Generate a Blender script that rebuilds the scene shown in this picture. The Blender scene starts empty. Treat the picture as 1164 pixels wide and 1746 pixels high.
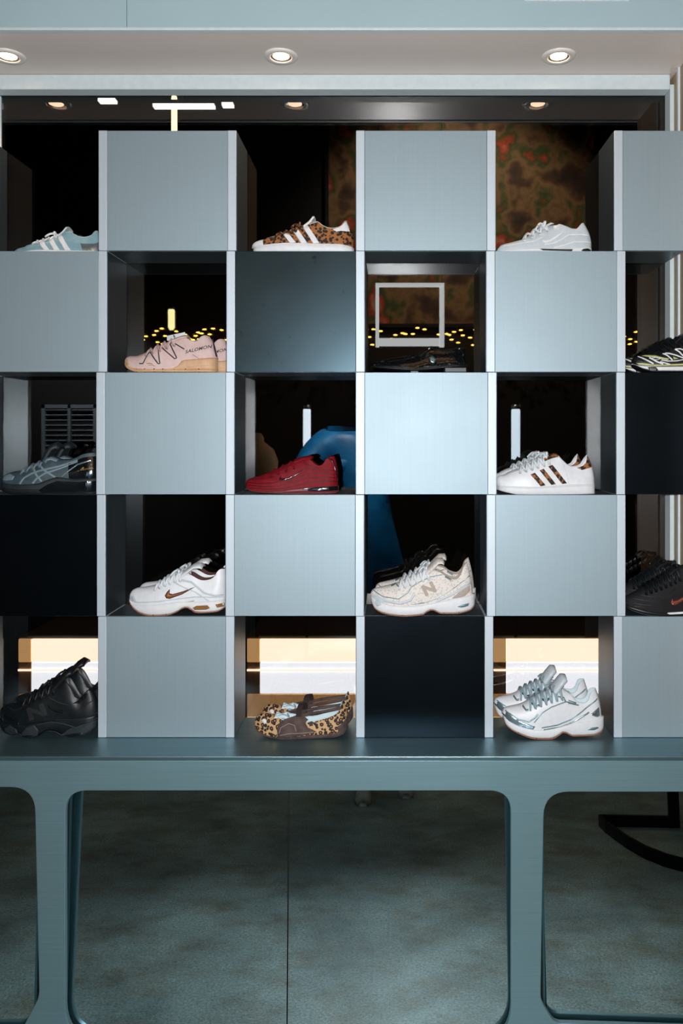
import bpy, bmesh, math, random
from mathutils import Vector, geometry
random.seed(7)
SC = bpy.context.scene
COL = SC.collection
# ---------------------------------------------------------------- camera, light, exposure
EYE = 1.75; DIST = 2.3; FPX = 1353.0; CX, CY = 668.0, 743.0      # photograph taken to be 1164 x 1746
cam = bpy.data.cameras.new('camera'); camo = bpy.data.objects.new('camera', cam); COL.objects.link(camo)
cam.sensor_fit = 'VERTICAL'; cam.sensor_height = 36.0; cam.lens = 36.0 * FPX / 1746.0
cam.shift_x = -(CX - 582.0) / 1746.0; cam.shift_y = -(873.0 - CY) / 1746.0
cam.clip_start = 0.02
camo.location = (0, -DIST, EYE); camo.rotation_euler = (math.pi / 2, 0, 0)
SC.camera = camo
vs = SC.view_settings
vs.view_transform = 'Standard'; vs.look = 'None'; vs.exposure = 0.0; vs.gamma = 1.0; vs.use_curve_mapping = False
w = bpy.data.worlds.new('world'); SC.world = w; w.use_nodes = True
w.node_tree.nodes['Background'].inputs[0].default_value = (0.5, 0.6, 0.65, 1)
w.node_tree.nodes['Background'].inputs[1].default_value = 0.02
SC.cycles.use_denoising = True
SC.cycles.max_bounces = 8

def lamp(name, typ, loc, energy, color, rot=(0, 0, 0), **kw):
    l = bpy.data.lights.new(name, typ); l.energy = energy; l.color = color
    for k, v in kw.items(): setattr(l, k, v)
    o = bpy.data.objects.new(name, l); COL.objects.link(o); o.location = loc; o.rotation_euler = rot
    return o
# the camera's own flash
lamp('camera_flash', 'SPOT', (0.03, -DIST, EYE + 0.05), 248, (0.95, 0.98, 1.0), (math.radians(90), 0, 0),
     spot_size=math.radians(138), spot_blend=0.75, shadow_soft_size=0.03)
# spot added above the photographer to brighten the blue jacket
lamp('added_jacket_spot', 'SPOT', (-0.25, -1.15, 4.2), 3600, (0.85, 0.95, 1.0), (math.radians(-28.5), 0, 0),
     spot_size=math.radians(19), spot_blend=0.6, shadow_soft_size=0.05)

# ---------------------------------------------------------------- helpers
def lin(c):
    return tuple((v / 255 / 12.92) if v / 255 <= 0.04045 else ((v / 255 + 0.055) / 1.055) ** 2.4 for v in c)
MATS = {}
def M(name, rgb=(128, 128, 128), rough=0.5, metal=0.0, kind=None, emit=0.0, scale=1.0, rgb2=None, bump=0.0, spec=0.5, coat=0.0):
    """a procedural material; rgb is sRGB 0-255"""
    if name in MATS: return MATS[name]
    m = bpy.data.materials.new(name); m.use_nodes = True; nt = m.node_tree; N = nt.nodes; L = nt.links
    b = N['Principled BSDF']
    c = lin(rgb); b.inputs['Base Color'].default_value = (*c, 1); b.inputs['Roughness'].default_value = rough
    b.inputs['Metallic'].default_value = metal; b.inputs['Specular IOR Level'].default_value = spec
    b.inputs['Coat Weight'].default_value = coat; b.inputs['Coat Roughness'].default_value = 0.08
    if emit:
        b.inputs['Emission Color'].default_value = (*c, 1); b.inputs['Emission Strength'].default_value = emit
    c2 = lin(rgb2) if rgb2 else tuple(v * 0.8 for v in c)
    def tex(sc3=(1, 1, 1)):
        t = N.new('ShaderNodeTexCoord'); mp = N.new('ShaderNodeMapping'); mp.inputs['Scale'].default_value = sc3
        L.new(t.outputs['Object'], mp.inputs['Vector']); return mp.outputs['Vector']
    def noise(vec, s, d=3, r=0.55):
        n = N.new('ShaderNodeTexNoise'); n.inputs['Scale'].default_value = s; n.inputs['Detail'].default_value = d
        n.inputs['Roughness'].default_value = r; L.new(vec, n.inputs['Vector']); return n.outputs['Fac']
    def ramp(fac, stops):
        r = N.new('ShaderNodeValToRGB'); e = r.color_ramp.elements
        while len(e) < len(stops): e.new(0.5)
        for k, (p, cc) in enumerate(stops): e[k].position = p; e[k].color = (*cc, 1)
        L.new(fac, r.inputs['Fac']); return r.outputs['Color']
    def tobump(fac, st, dist=0.002):
        bp = N.new('ShaderNodeBump'); bp.inputs['Strength'].default_value = st; bp.inputs['Distance'].default_value = dist
        L.new(fac, bp.inputs['Height']); L.new(bp.outputs['Normal'], b.inputs['Normal'])
    if kind in ('brush_v', 'brush_h'):          # brushed metal: fine streaks along one axis plus faint handling marks
        s3 = (260, 260, 3) if kind == 'brush_v' else (3, 260, 260)
        f = noise(tex(s3), 1.0, 4)
        L.new(ramp(f, [(0.3, c2), (0.7, c)]), b.inputs['Base Color'])
        f2 = noise(tex(), 7.0, 5, 0.6)
        mr = N.new('ShaderNodeMapRange'); mr.inputs['From Min'].default_value = 0.3; mr.inputs['From Max'].default_value = 0.7
        mr.inputs['To Min'].default_value = rough - 0.012; mr.inputs['To Max'].default_value = rough + 0.012
        L.new(f2, mr.inputs['Value']); L.new(mr.outputs['Result'], b.inputs['Roughness'])
        tobump(f, 0.06, 0.0004)
    elif kind == 'scuffed':                      # dark metal with scattered scuffs
        f = noise(tex((14, 14, 14)), 1.0, 8, 0.75)
        L.new(ramp(f, [(0.33, c2), (0.39, c)]), b.inputs['Base Color'])
        f2 = noise(tex((5, 5, 5)), 1.0, 4, 0.6)
        mr = N.new('ShaderNodeMapRange'); mr.inputs['To Min'].default_value = rough - 0.06; mr.inputs['To Max'].default_value = rough + 0.08
        L.new(f2, mr.inputs['Value']); L.new(mr.outputs['Result'], b.inputs['Roughness'])
    elif kind == 'noise':                        # cloth or leather grain
        f = noise(tex(), 60 * scale, 4)
        L.new(ramp(f, [(0.35, c2), (0.65, c)]), b.inputs['Base Color'])
        if bump: tobump(noise(tex(), 420 * scale, 2), bump, 0.001)
    elif kind == 'leopard':                      # solid dark blotches on ochre
        v = tex((1, 0.6, 1)); vo = N.new('ShaderNodeTexVoronoi'); vo.inputs['Scale'].default_value = 105 * scale
        vo.inputs['Randomness'].default_value = 1.0; L.new(v, vo.inputs['Vector'])
        n = noise(v, 160 * scale, 2)
        ad = N.new('ShaderNodeMath'); ad.operation = 'MULTIPLY_ADD'; ad.inputs[1].default_value = 0.38; L.new(n, ad.inputs[0]); L.new(vo.outputs['Distance'], ad.inputs[2])
        L.new(ramp(ad.outputs[0], [(0.68, c2), (0.75, c)]), b.inputs['Base Color'])
    elif kind == 'rosette':                      # ringed spots on sand
        v = tex((1, 0.6, 1)); vo = N.new('ShaderNodeTexVoronoi'); vo.inputs['Scale'].default_value = 92 * scale
        L.new(v, vo.inputs['Vector'])
        n = noise(v, 190 * scale, 2)
        ad = N.new('ShaderNodeMath'); ad.operation = 'MULTIPLY_ADD'; ad.inputs[1].default_value = 0.32; L.new(n, ad.inputs[0]); L.new(vo.outputs['Distance'], ad.inputs[2])
        mid = lin((176, 112, 58))
        L.new(ramp(ad.outputs[0], [(0.33, mid), (0.39, c2), (0.66, c2), (0.72, c)]), b.inputs['Base Color'])
    elif kind == 'floral':
        v = tex(); vo = N.new('ShaderNodeTexVoronoi'); vo.inputs['Scale'].default_value = 150; L.new(v, vo.inputs['Vector'])
        L.new(ramp(vo.outputs['Distance'], [(0.2, c2), (0.45, c)]), b.inputs['Base Color'])
    elif kind == 'croc':
        v = tex((0.7, 1, 1.2)); vo = N.new('ShaderNodeTexVoronoi'); vo.feature = 'DISTANCE_TO_EDGE'; vo.inputs['Scale'].default_value = 110; L.new(v, vo.inputs['Vector'])
        mr = N.new('ShaderNodeMapRange'); mr.inputs['From Max'].default_value = 0.25; L.new(vo.outputs['Distance'], mr.inputs['Value'])
        tobump(mr.outputs['Result'], 1.0, 0.003)
    elif kind == 'concrete':                     # ground and sealed concrete: clouds, aggregate, pits, stains
        a = noise(tex(), 1.6, 9, 0.62); g = noise(tex(), 110, 5, 0.85); st = noise(tex((1, 1.4, 1)), 4.2, 7, 0.7)
        col = ramp(a, [(0.32, c2), (0.66, c)])
        mx = N.new('ShaderNodeMix'); mx.data_type = 'RGBA'; mx.blend_type = 'MULTIPLY'; mx.inputs['Factor'].default_value = 1.0
        L.new(col, mx.inputs['A']); L.new(ramp(g, [(0.34, (0.18, 0.18, 0.18)), (0.47, (0.85, 0.85, 0.85)), (0.56, (1.05, 1.03, 1.0)), (0.68, (2.0, 1.9, 1.75))]), mx.inputs['B'])
        mx2 = N.new('ShaderNodeMix'); mx2.data_type = 'RGBA'; mx2.blend_type = 'MULTIPLY'; mx2.inputs['Factor'].default_value = 1.0
        L.new(mx.outputs['Result'], mx2.inputs['A']); L.new(ramp(st, [(0.36, (0.72, 0.60, 0.50)), (0.55, (1, 1, 1))]), mx2.inputs['B'])
        L.new(mx2.outputs['Result'], b.inputs['Base Color'])
        tobump(g, 0.25, 0.002)
    elif kind == 'mural':                        # loose painted blobs of colour
        v = tex((1, 1, 1)); wv = noise(v, 2.2, 5, 0.6)
        n2 = N.new('ShaderNodeTexNoise'); n2.inputs['Scale'].default_value = 3.6; n2.inputs['Detail'].default_value = 4; L.new(v, n2.inputs['Vector'])
        L.new(ramp(n2.outputs['Fac'], [(0.30, (0.02, 0.012, 0.01)), (0.42, (0.10, 0.05, 0.025)), (0.50, (0.30, 0.17, 0.07)), (0.57, (0.04, 0.09, 0.02)), (0.64, (0.55, 0.06, 0.02)), (0.72, (0.60, 0.42, 0.25))]), b.inputs['Base Color'])
    MATS[name] = m; return m

def prop(o, label=None, cat=None, group=None, kind=None):
    if label: o['label'] = label
    if cat: o['category'] = cat
    if group: o['group'] = group
    if kind: o['kind'] = kind
    return o
def empty(name, loc, label, cat, group=None):
    o = bpy.data.objects.new(name, None); COL.objects.link(o); o.location = loc; o.empty_display_size = 0.05
    return prop(o, label, cat, group)
def link(name, me, mat=None, parent=None, smooth=False, loc=None):
    o = bpy.data.objects.new(name, me); COL.objects.link(o)
    if mat is not None: me.materials.clear(); me.materials.append(mat)
    if smooth:
        for p in me.polygons: p.use_smooth = True
    if parent is not None: o.parent = parent
    if loc is not None: o.location = loc
    return o
def mesh(name, verts, faces):
    me = bpy.data.meshes.new(name); me.from_pydata([tuple(v) for v in verts], [], faces); me.update(); return me
def box(name, lo, hi, mat, parent=None, bevel=0.0, seg=2):
    bm = bmesh.new(); bmesh.ops.create_cube(bm, size=1.0)
    for v in bm.verts:
        v.co = Vector([lo[i] + (v.co[i] + 0.5) * (hi[i] - lo[i]) for i in range(3)])
    if bevel: bmesh.ops.bevel(bm, geom=bm.edges[:], offset=bevel, segments=seg, affect='EDGES', profile=0.5)
    me = bpy.data.meshes.new(name); bm.to_mesh(me); bm.free()
    return link(name, me, mat, parent)
def lathe(name, prof, mat, parent=None, n=32, loc=None, smooth=True):
    vs_, fs = [], []
    for r, z in prof:
        for k in range(n):
            a = 2 * math.pi * k / n; vs_.append((r * math.cos(a), r * math.sin(a), z))
    for i in range(len(prof) - 1):
        for k in range(n):
            a, b2 = i * n + k, i * n + (k + 1) % n
            fs.append((a, b2, b2 + n, a + n))
    return link(name, mesh(name, vs_, fs), mat, parent, smooth, loc)
def tube_mesh(name, paths, r, n=8):
    vs_, fs = [], []
    for path in paths:
        P = [Vector(p) for p in path]; base = len(vs_); up = Vector((0, 0.3, 1)).normalized()
        for i, p in enumerate(P):
            t = (P[min(i + 1, len(P) - 1)] - P[max(i - 1, 0)]).normalized()
            a = t.cross(up)
            if a.length < 1e-4: a = t.cross(Vector((1, 0, 0)))
            a.normalize(); b2 = t.cross(a)
            for k in range(n):
                g = 2 * math.pi * k / n; vs_.append(p + a * r * math.cos(g) + b2 * r * math.sin(g))
        for i in range(len(P) - 1):
            for k in range(n):
                q, q2 = base + i * n + k, base + i * n + (k + 1) % n
                fs.append((q, q2, q2 + n, q + n))
        fs.append(tuple(base + k for k in range(n))); fs.append(tuple(base + (len(P) - 1) * n + k for k in range(n))[::-1])
    return mesh(name, vs_, fs)
def tube(name, paths, r, mat, parent=None, n=8):
    return link(name, tube_mesh(name, paths, r, n), mat, parent, True)
def plate(name, outer, holes, y, thick, mat, parent=None, bevel=0.0):
    """a flat plate in the XZ plane at depth y with rounded holes; outlines are (x, z) in metres"""
    cu = bpy.data.curves.new(name, 'CURVE'); cu.dimensions = '2D'; cu.fill_mode = 'BOTH'; cu.extrude = thick / 2 - bevel; cu.bevel_depth = bevel
    for pl in [outer] + holes:
        sp = cu.splines.new('POLY'); sp.points.add(len(pl) - 1); sp.use_cyclic_u = True
        for k, (a, b2) in enumerate(pl): sp.points[k].co = (a, b2, 0, 1)
    t = bpy.data.objects.new('tmp', cu); me = bpy.data.meshes.new_from_object(t); bpy.data.objects.remove(t); bpy.data.curves.remove(cu)
    for v in me.vertices: v.co = (v.co.x, y - v.co.z, v.co.y)
    me.name = name
    return link(name, me, mat, parent)
def rounded(pts, rad, n=8):
    """round the corners of a polygon; rad per corner"""
    out = []
    for i, p in enumerate(pts):
        p = Vector(p); a = Vector(pts[i - 1]); b2 = Vector(pts[(i + 1) % len(pts)]); r = rad[i] if isinstance(rad, (list, tuple)) else rad
        if r <= 0: out.append(tuple(p)); continue
        u = (a - p).normalized(); v = (b2 - p).normalized()
        for k in range(n + 1):
            t = k / n; q = p + u * r * (1 - t) ** 2 + v * r * t ** 2; out.append(tuple(q))
    return out
def WX(x, Y): return (x - CX) * (DIST + Y) / FPX
def WZ(y, Y): return EYE - (y - CY) * (DIST + Y) / FPX
def copy_thing(root, loc, label, group=None):
    r = root.copy(); COL.objects.link(r); r.location = loc; r['label'] = label
    if group: r['group'] = group
    for ch in root.children:
        c = ch.copy(); COL.objects.link(c); c.parent = r
        for g in ch.children:
            d = g.copy(); COL.objects.link(d); d.parent = c
    return r
# ---------------------------------------------------------------- materials of the place
ALU = M('brushed_aluminium', (150, 166, 174), 0.58, 0.62, 'brush_v', rgb2=(147, 163, 171))
ALU_EDGE = M('aluminium_edge', (192, 201, 209), 0.6, 0.5, 'brush_v', rgb2=(187, 197, 205))
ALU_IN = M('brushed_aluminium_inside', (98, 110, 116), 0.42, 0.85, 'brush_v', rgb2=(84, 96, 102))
ALU_H = M('brushed_counter_metal', (140, 173, 182), 0.48, 0.76, 'brush_h', rgb2=(132, 165, 174))
TOP_M = M('brushed_worktop_metal', (122, 152, 161), 0.40, 0.9, 'brush_h', rgb2=(112, 142, 151))
DARK = M('dark_polished_metal', (46, 60, 67), 0.32, 0.9, 'scuffed', rgb2=(22, 30, 34))
DARKER = M('black_polished_metal', (18, 25, 31), 0.34, 0.9, 'scuffed', rgb2=(14, 18, 20))
def smoked_glass():
    m = bpy.data.materials.new('smoked_glass'); m.use_nodes = True; nt = m.node_tree; nt.nodes.remove(nt.nodes['Principled BSDF'])
    tr = nt.nodes.new('ShaderNodeBsdfTransparent'); tr.inputs['Color'].default_value = (0.42, 0.40, 0.39, 1)
    gl = nt.nodes.new('ShaderNodeBsdfGlossy'); gl.inputs['Roughness'].default_value = 0.012; gl.inputs['Color'].default_value = (0.95, 0.92, 0.90, 1)
    mx = nt.nodes.new('ShaderNodeMixShader'); mx.inputs['Fac'].default_value = 0.075
    nt.links.new(tr.outputs[0], mx.inputs[1]); nt.links.new(gl.outputs[0], mx.inputs[2]); nt.links.new(mx.outputs[0], nt.nodes['Material Output'].inputs['Surface'])
    return m
BLACKGLASS = smoked_glass()                       # dark pane: mostly reflects, and lets bright things behind it through
VOID = M('backroom_darkness', (6, 6, 7), 0.95, spec=0.1)  # darkness of the backroom put into its colour, so the flash stays hidden
MIRROR = M('mirror_glass', (170, 188, 191), 0.004, 1.0)
PAINT = M('soffit_paint', (214, 201, 193), 0.34, 0.0, 'noise', rgb2=(211, 198, 190), scale=0.05)
FASCIA = M('fascia_paint', (162, 184, 190), 0.45, 0.0, 'noise', rgb2=(159, 181, 187), scale=0.05)
TRIM = M('pale_trim', (196, 205, 208), 0.5, 0.0, 'noise', rgb2=(190, 200, 203))
CONC = M('polished_concrete', (184, 203, 204), 0.5, 0.0, 'concrete', rgb2=(112, 129, 132))
BLACK = M('matte_black', (10, 11, 12), 0.7)
WALL = M('dark_shop_wall', (30, 26, 25), 0.8, 0.0, 'noise', rgb2=(24, 21, 20), scale=0.1)
BEIGE = M('beige_wall', (164, 142, 118), 0.6, 0.0, 'noise', rgb2=(160, 138, 115), scale=0.05)
YM = 0.172                                        # front surface of the black glass

# ---------------------------------------------------------------- the shell of the shop
ZS = EYE + 1.104                                  # underside of the soffit
YF = -0.145                                       # front of the soffit
XR = 0.862                                        # side return of the niche
def struct(o): o['kind'] = 'structure'; return o
struct(box('floor', (-4, -4.3, -0.05), (4, 0.16, 0), CONC))
wb = struct(box('wall_back', (-4, 1.30, 0), (4, 1.40, 4.8), VOID))
struct(box('floor_backroom', (-4, 0.16, -0.05), (4, 1.30, 0), VOID))
struct(box('ceiling_backroom', (-4, YM + 0.03, 3.6), (4, 1.30, 3.64), VOID))
win = struct(box('window_1', (WX(3, YM), YM, 0.874), (XR - 0.002, YM + 0.012, WZ(150, YM)), BLACKGLASS))
struct(box('wall_rear', (-4, -4.4, 0), (4, -4.3, 4.8), WALL))
struct(box('wall_left', (-4.1, -4.3, 0), (-4, 1.40, 4.8), WALL))
struct(box('wall_far_right', (4, -4.3, 0), (4.1, 1.40, 4.8), WALL))
struct(box('ceiling', (-4, -4.3, 4.8), (4, 1.40, 4.9), WALL))
wr = struct(box('wall_right', (XR, YF, 0.0), (4, 0.45, ZS), BEIGE))
for k, yy in enumerate((0.075,)):
    box('moulding', (XR - 0.006, yy, 0.88), (XR, yy + 0.012, ZS - 0.0005), TRIM, wr)
box('moulding', (XR - 0.012, YM - 0.045, 0.88), (XR, YM - 0.001, ZS - 0.03), TRIM, wr)
# soffit with cut-outs is a plain slab; downlights are surface rings with a recessed cup
soffit = struct(box('soffit', (-4, YF + 0.012, ZS), (4, 0.20, ZS + 0.02), PAINT)); 
fx = WX(216, YF)
fa = struct(box('wall_fascia', (-4, YF + 0.004, ZS + 0.004), (4, YF + 0.012, 4.8), BLACK))
box('fascia_panel', (-4, YF, ZS + 0.006), (fx - 0.0008, YF + 0.0039, 4.75), FASCIA, fa)
box('fascia_panel', (fx + 0.0008, YF, ZS + 0.006), (4, YF + 0.0039, 4.75), FASCIA, fa)
struct(box('trim_1', (-4, YF - 0.003, ZS - 0.003), (4, YF + 0.014, ZS + 0.0055), TRIM, bevel=0.002))
struct(box('trim_2', (-4, YM - 0.05, EYE + 1.058), (XR - 0.013, YM - 0.001, ZS - 0.0005), TRIM, bevel=0.003))
struct(box('trim_3', (-4, YM - 0.002, 0.874), (WX(2, YM), YM + 0.011, EYE + 1.057), TRIM))
# small fixing screws of the top trim
# grey access panel in the fascia
ap = struct(box('trim_4', (WX(893, YF), YF - 0.002, WZ(2, YF)), (WX(1072, YF), YF - 0.0002, WZ(-60, YF)), TRIM, bevel=0.0008))

def downlight(px, label):
    Y = 0.007; x = WX(px, Y)
    d = empty('recessed_downlight', (x, Y, ZS), label, 'light', 'soffit downlights')
    lathe('trim_ring', [(0.030, 0.0), (0.030, -0.004), (0.034, -0.006), (0.046, -0.005), (0.049, -0.001), (0.049, 0.0)], M('downlight_ring', (214, 206, 198), 0.4), d, 40)
    lathe('reflector', [(0.030, -0.003), (0.024, -0.001)], M('downlight_cup', (120, 104, 88), 0.35, 0.3), d, 32)
    lathe('bulb', [(0.0001, -0.0035), (0.016, -0.0034), (0.0235, -0.0015), (0.0236, -0.0006)], M('warm_bulb', (255, 222, 190), emit=14.0), d, 28)
    l = lamp('downlight_lamp', 'SPOT', (x, Y, ZS - 0.01), 5.0, (1.0, 0.8, 0.62), (0, 0, 0), spot_size=math.radians(130), spot_blend=0.6, shadow_soft_size=0.03)
for px, lb in ((14, 'round recessed downlight at the far end of the soffit, above the ice-blue striped sneaker'),
               (479, 'round recessed downlight above the leopard sneaker with white stripes'),
               (952, 'round recessed downlight above the plain white low sneaker')):
    downlight(px, lb)

# ---------------------------------------------------------------- counter
KC = (DIST - 0.135) / FPX; YC = -0.135
ZC = EYE - (1258 - CY) * DIST / FPX               # counter top
def cp(x, y): return ((x - CX) * KC, EYE - (y - CY) * KC)
cnt = empty('display_counter', (0, YC, 0), 'long brushed metal counter with rounded cut-outs and mirrored panels under the cubes', 'counter')
def child_local(o, root):
    o.parent = root; o.location = -root.location
    return o
XL, XRt = -2.05, 1.9
pc = []
pc.append(box('worktop', (XL, YC, ZC - 0.012), (XR - 0.001, YM - 0.003, ZC), TOP_M, bevel=0.0015))
o1 = rounded([cp(110, 1347), cp(110, 1776), cp(872, 1776), cp(872, 1347)], [0.062, 0.10, 0.10, 0.062])
o2 = rounded([cp(-330, 1341), cp(-330, 1760), cp(36, 1760), cp(68, 1700), cp(60, 1341)], [0.06, 0.06, 0.02, 0.02, 0.07])
o3 = rounded([cp(1390, 1349), cp(926, 1349), cp(920, 1706), cp(945, 1746), cp(1390, 1760)], [0.06, 0.07, 0.02, 0.02, 0.06])
zt = ZC - 0.0125
outer = [(XL, zt), (XRt, zt), (XRt, 0.001), (XL, 0.001)]
outer = [(XL, zt), (XRt, zt), (XRt, 0.001), (XL, 0.001)]
pc.append(plate('front_frame', outer, [o1, o2, o3], YC + 0.008, 0.016, ALU_H, bevel=0.002))
# slim inner rims and the tilted foot mirrors behind them
def inset(pts, d):
    n = len(pts); out = []
    cxm = sum(p[0] for p in pts) / n; czm = sum(p[1] for p in pts) / n
    for (a, b2) in pts:
        hx = max(abs(p[0] - cxm) for p in pts); hz = max(abs(p[1] - czm) for p in pts)
        out.append((cxm + (a - cxm) * (1 - d / hx), czm + (b2 - czm) * (1 - d / hz)))
    return out
TILT = math.radians(3.65)
def tilt(o, zb, yb):
    for v in o.data.vertices:
        dz = v.co.z - zb; dy = v.co.y - yb
        v.co.y = yb + dy * math.cos(TILT) + dz * math.sin(TILT); v.co.z = zb + dz * math.cos(TILT) - dy * math.sin(TILT)
zb = cp(0, 1760)[1]
RIM = M('mirror_rim', (70, 112, 122), 0.3, 0.8)
def mirror(pl):
    p = plate('mirror_panel', pl, [], YC + 0.028, 0.004, MIRROR); tilt(p, zb, YC + 0.028); pc.append(p)
def rim(x0, x1, y0):
    a = rounded([cp(x0, y0), cp(x0, 1790), cp(x1, 1790), cp(x1, y0)], [0.064] * 4); b2 = rounded([cp(x0 + 4, y0 + 5), cp(x0 + 4, 1784), cp(x1 - 4, 1784), cp(x1 - 4, y0 + 5)], [0.06] * 4)
    r = plate('mirror_rim', a, [b2], YC + 0.0255, 0.001, RIM); tilt(r, zb, YC + 0.0255); pc.append(r)
rim(103, 879, 1342); rim(-340, 54, 1336); rim(929, 1400, 1344)
sx = cp(487, 0)[0]
c1 = rounded([cp(104, 1340), cp(104, 1795), cp(485.9, 1795), cp(485.9, 1340)], [0.06, 0.06, 0, 0])
c2 = rounded([cp(488.1, 1340), cp(488.1, 1795), cp(878, 1795), cp(878, 1340)], [0, 0, 0.06, 0.06])
c3 = rounded([cp(-340, 1334), cp(-340, 1795), cp(50, 1795), cp(53, 1334)], [0.03, 0.03, 0.05, 0.06])
c4 = rounded([cp(1400, 1342), cp(930, 1342), cp(936, 1795), cp(1400, 1795)], [0.03, 0.06, 0.05, 0.03])
for c_ in (c1, c2, c3, c4): mirror(c_)
pc.append(box('carcass', (XL + 0.01, YC + 0.09, 0.01), (XR - 0.002, YM - 0.004, ZC - 0.0125), BLACK))
for o in pc: child_local(o, cnt)

# ---------------------------------------------------------------- cubes stacked in a checkerboard
ROWS = [222, 427.5, 634.5, 843.5, 1051, 1258]
KF = DIST / FPX
def rz(y): return EYE - (y - CY) * KF
def cube(x0, x1, row, label, dark=None, tr=0.0245):
    xa, xb = (x0 - CX) * KF, (x1 - CX) * KF; z1, z0 = rz(ROWS[row]) - 0.0006, rz(ROWS[row + 1]) + 0.0006
    t = 0.0245; d = YM - 0.002
    c = empty('display_cube', ((xa + xb) / 2, 0, z0), label, 'display cube', 'metal display cubes')
    h = (xb - xa) / 2; H = z1 - z0
    fm = {None: ALU, 'dark': DARK, 'black': DARKER}[dark]
    box('side_panel', (-h, 0, 0), (-h + t, d, H), ALU_EDGE, c, 0.0012)
    box('side_panel', (h - tr, 0, 0), (h, d, H), ALU_EDGE, c, 0.0012 if tr > 0.01 else 0.0004)
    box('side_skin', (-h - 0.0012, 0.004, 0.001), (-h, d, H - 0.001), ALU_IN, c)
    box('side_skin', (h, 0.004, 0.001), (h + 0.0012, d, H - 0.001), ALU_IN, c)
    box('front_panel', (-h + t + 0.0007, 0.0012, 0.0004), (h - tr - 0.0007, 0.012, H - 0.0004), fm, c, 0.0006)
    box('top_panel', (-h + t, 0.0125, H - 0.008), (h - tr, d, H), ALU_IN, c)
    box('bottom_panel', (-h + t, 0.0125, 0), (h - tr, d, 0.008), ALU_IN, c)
    return c
cube(-200, -37, 0, 'display cube cut off by the picture edge, top row, beside the ice-blue sneaker')
cube(168, 402.5, 0, 'pale brushed metal cube in the top row between ice-blue sneaker and leopard sneaker')
cube(607, 844.5, 0, 'pale brushed metal cube in the top row between leopard sneaker and plain white sneaker')
cube(1047, 1168, 0, 'pale brushed metal cube in the top row against the beige wall', tr=0.002)
cube(-52, 182, 1, 'pale metal cube carrying the ice-blue striped sneaker')
cube(386, 621, 1, 'dark blue-grey scuffed metal cube carrying the leopard sneaker with white stripes', 'dark')
cube(829, 1066, 1, 'pale metal cube carrying the plain white low sneaker')
cube(-200, -45, 2, 'display cube cut off by the picture edge beside the grey and black glossy runner')
cube(164, 399, 2, 'pale metal cube carrying the pink trail shoes')
cube(607, 846, 2, 'brightest silvery metal cube carrying the black crocodile loafer')
cube(1051, 1168, 2, 'black fronted metal cube carrying the black, white and yellow shoes', 'black', tr=0.002)
cube(-52, 179.5, 3, 'black fronted metal cube carrying the grey and black glossy runner', 'black')
cube(384.5, 620, 3, 'pale metal cube carrying the red sneaker')
cube(830, 1066, 3, 'pale metal cube carrying the white sneakers with leopard stripes')
cube(-200, -45, 4, 'display cube cut off by the picture edge beside the chunky black shoes on the counter')
cube(167, 399, 4, 'pale metal cube carrying the white shoes with brown swoosh, standing on the counter')
cube(607, 840.5, 4, 'black fronted metal cube on the counter carrying the cream floral running shoes', 'black')
cube(1046.5, 1168, 4, 'pale metal cube on the counter carrying the black running shoes with orange swoosh', tr=0.002)
# ---------------------------------------------------------------- shoes
PLAN = [(0, 0), (0.012, 0.26), (0.035, 0.45), (0.08, 0.64), (0.15, 0.81), (0.24, 0.94), (0.34, 1.0), (0.45, 0.95), (0.58, 0.83), (0.70, 0.76), (0.82, 0.73), (0.90, 0.66), (0.955, 0.50), (0.985, 0.30), (1, 0)]
def interp(tab, x):
    if x <= tab[0][0]: return tab[0][1]
    for (a, fa_), (b, fb) in zip(tab, tab[1:]):
        if x <= b: return fa_ + (fb - fa_) * (x - a) / max(b - a, 1e-9)
    return tab[-1][1]
def csmooth(tab, x):
    """monotone-ish cubic through (x, y) knots"""
    n = len(tab)
    if x <= tab[0][0]: return tab[0][1]
    if x >= tab[-1][0]: return tab[-1][1]
    for i in range(n - 1):
        if x <= tab[i + 1][0]: break
    def slope(k):
        if k == 0: return (tab[1][1] - tab[0][1]) / (tab[1][0] - tab[0][0])
        if k == n - 1: return (tab[-1][1] - tab[-2][1]) / (tab[-1][0] - tab[-2][0])
        d0 = (tab[k][1] - tab[k - 1][1]) / (tab[k][0] - tab[k - 1][0]); d1 = (tab[k + 1][1] - tab[k][1]) / (tab[k + 1][0] - tab[k][0])
        return 0 if d0 * d1 <= 0 else 2 * d0 * d1 / (d0 + d1)
    h = tab[i + 1][0] - tab[i][0]; t = (x - tab[i][0]) / h
    return ((2 * t ** 3 - 3 * t * t + 1) * tab[i][1] + (t ** 3 - 2 * t * t + t) * h * slope(i) + (-2 * t ** 3 + 3 * t * t) * tab[i + 1][1] + (t ** 3 - t * t) * h * slope(i + 1))
def sstep(a, b, x):
    t = max(0, min(1, (x - a) / (b - a))); return t * t * (3 - 2 * t)
STN = [0.5 - 0.5 * math.cos(math.pi * k / 46) for k in range(47)]
FS = [math.sin(math.pi / 2 * k / 13) for k in range(14)]

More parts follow.
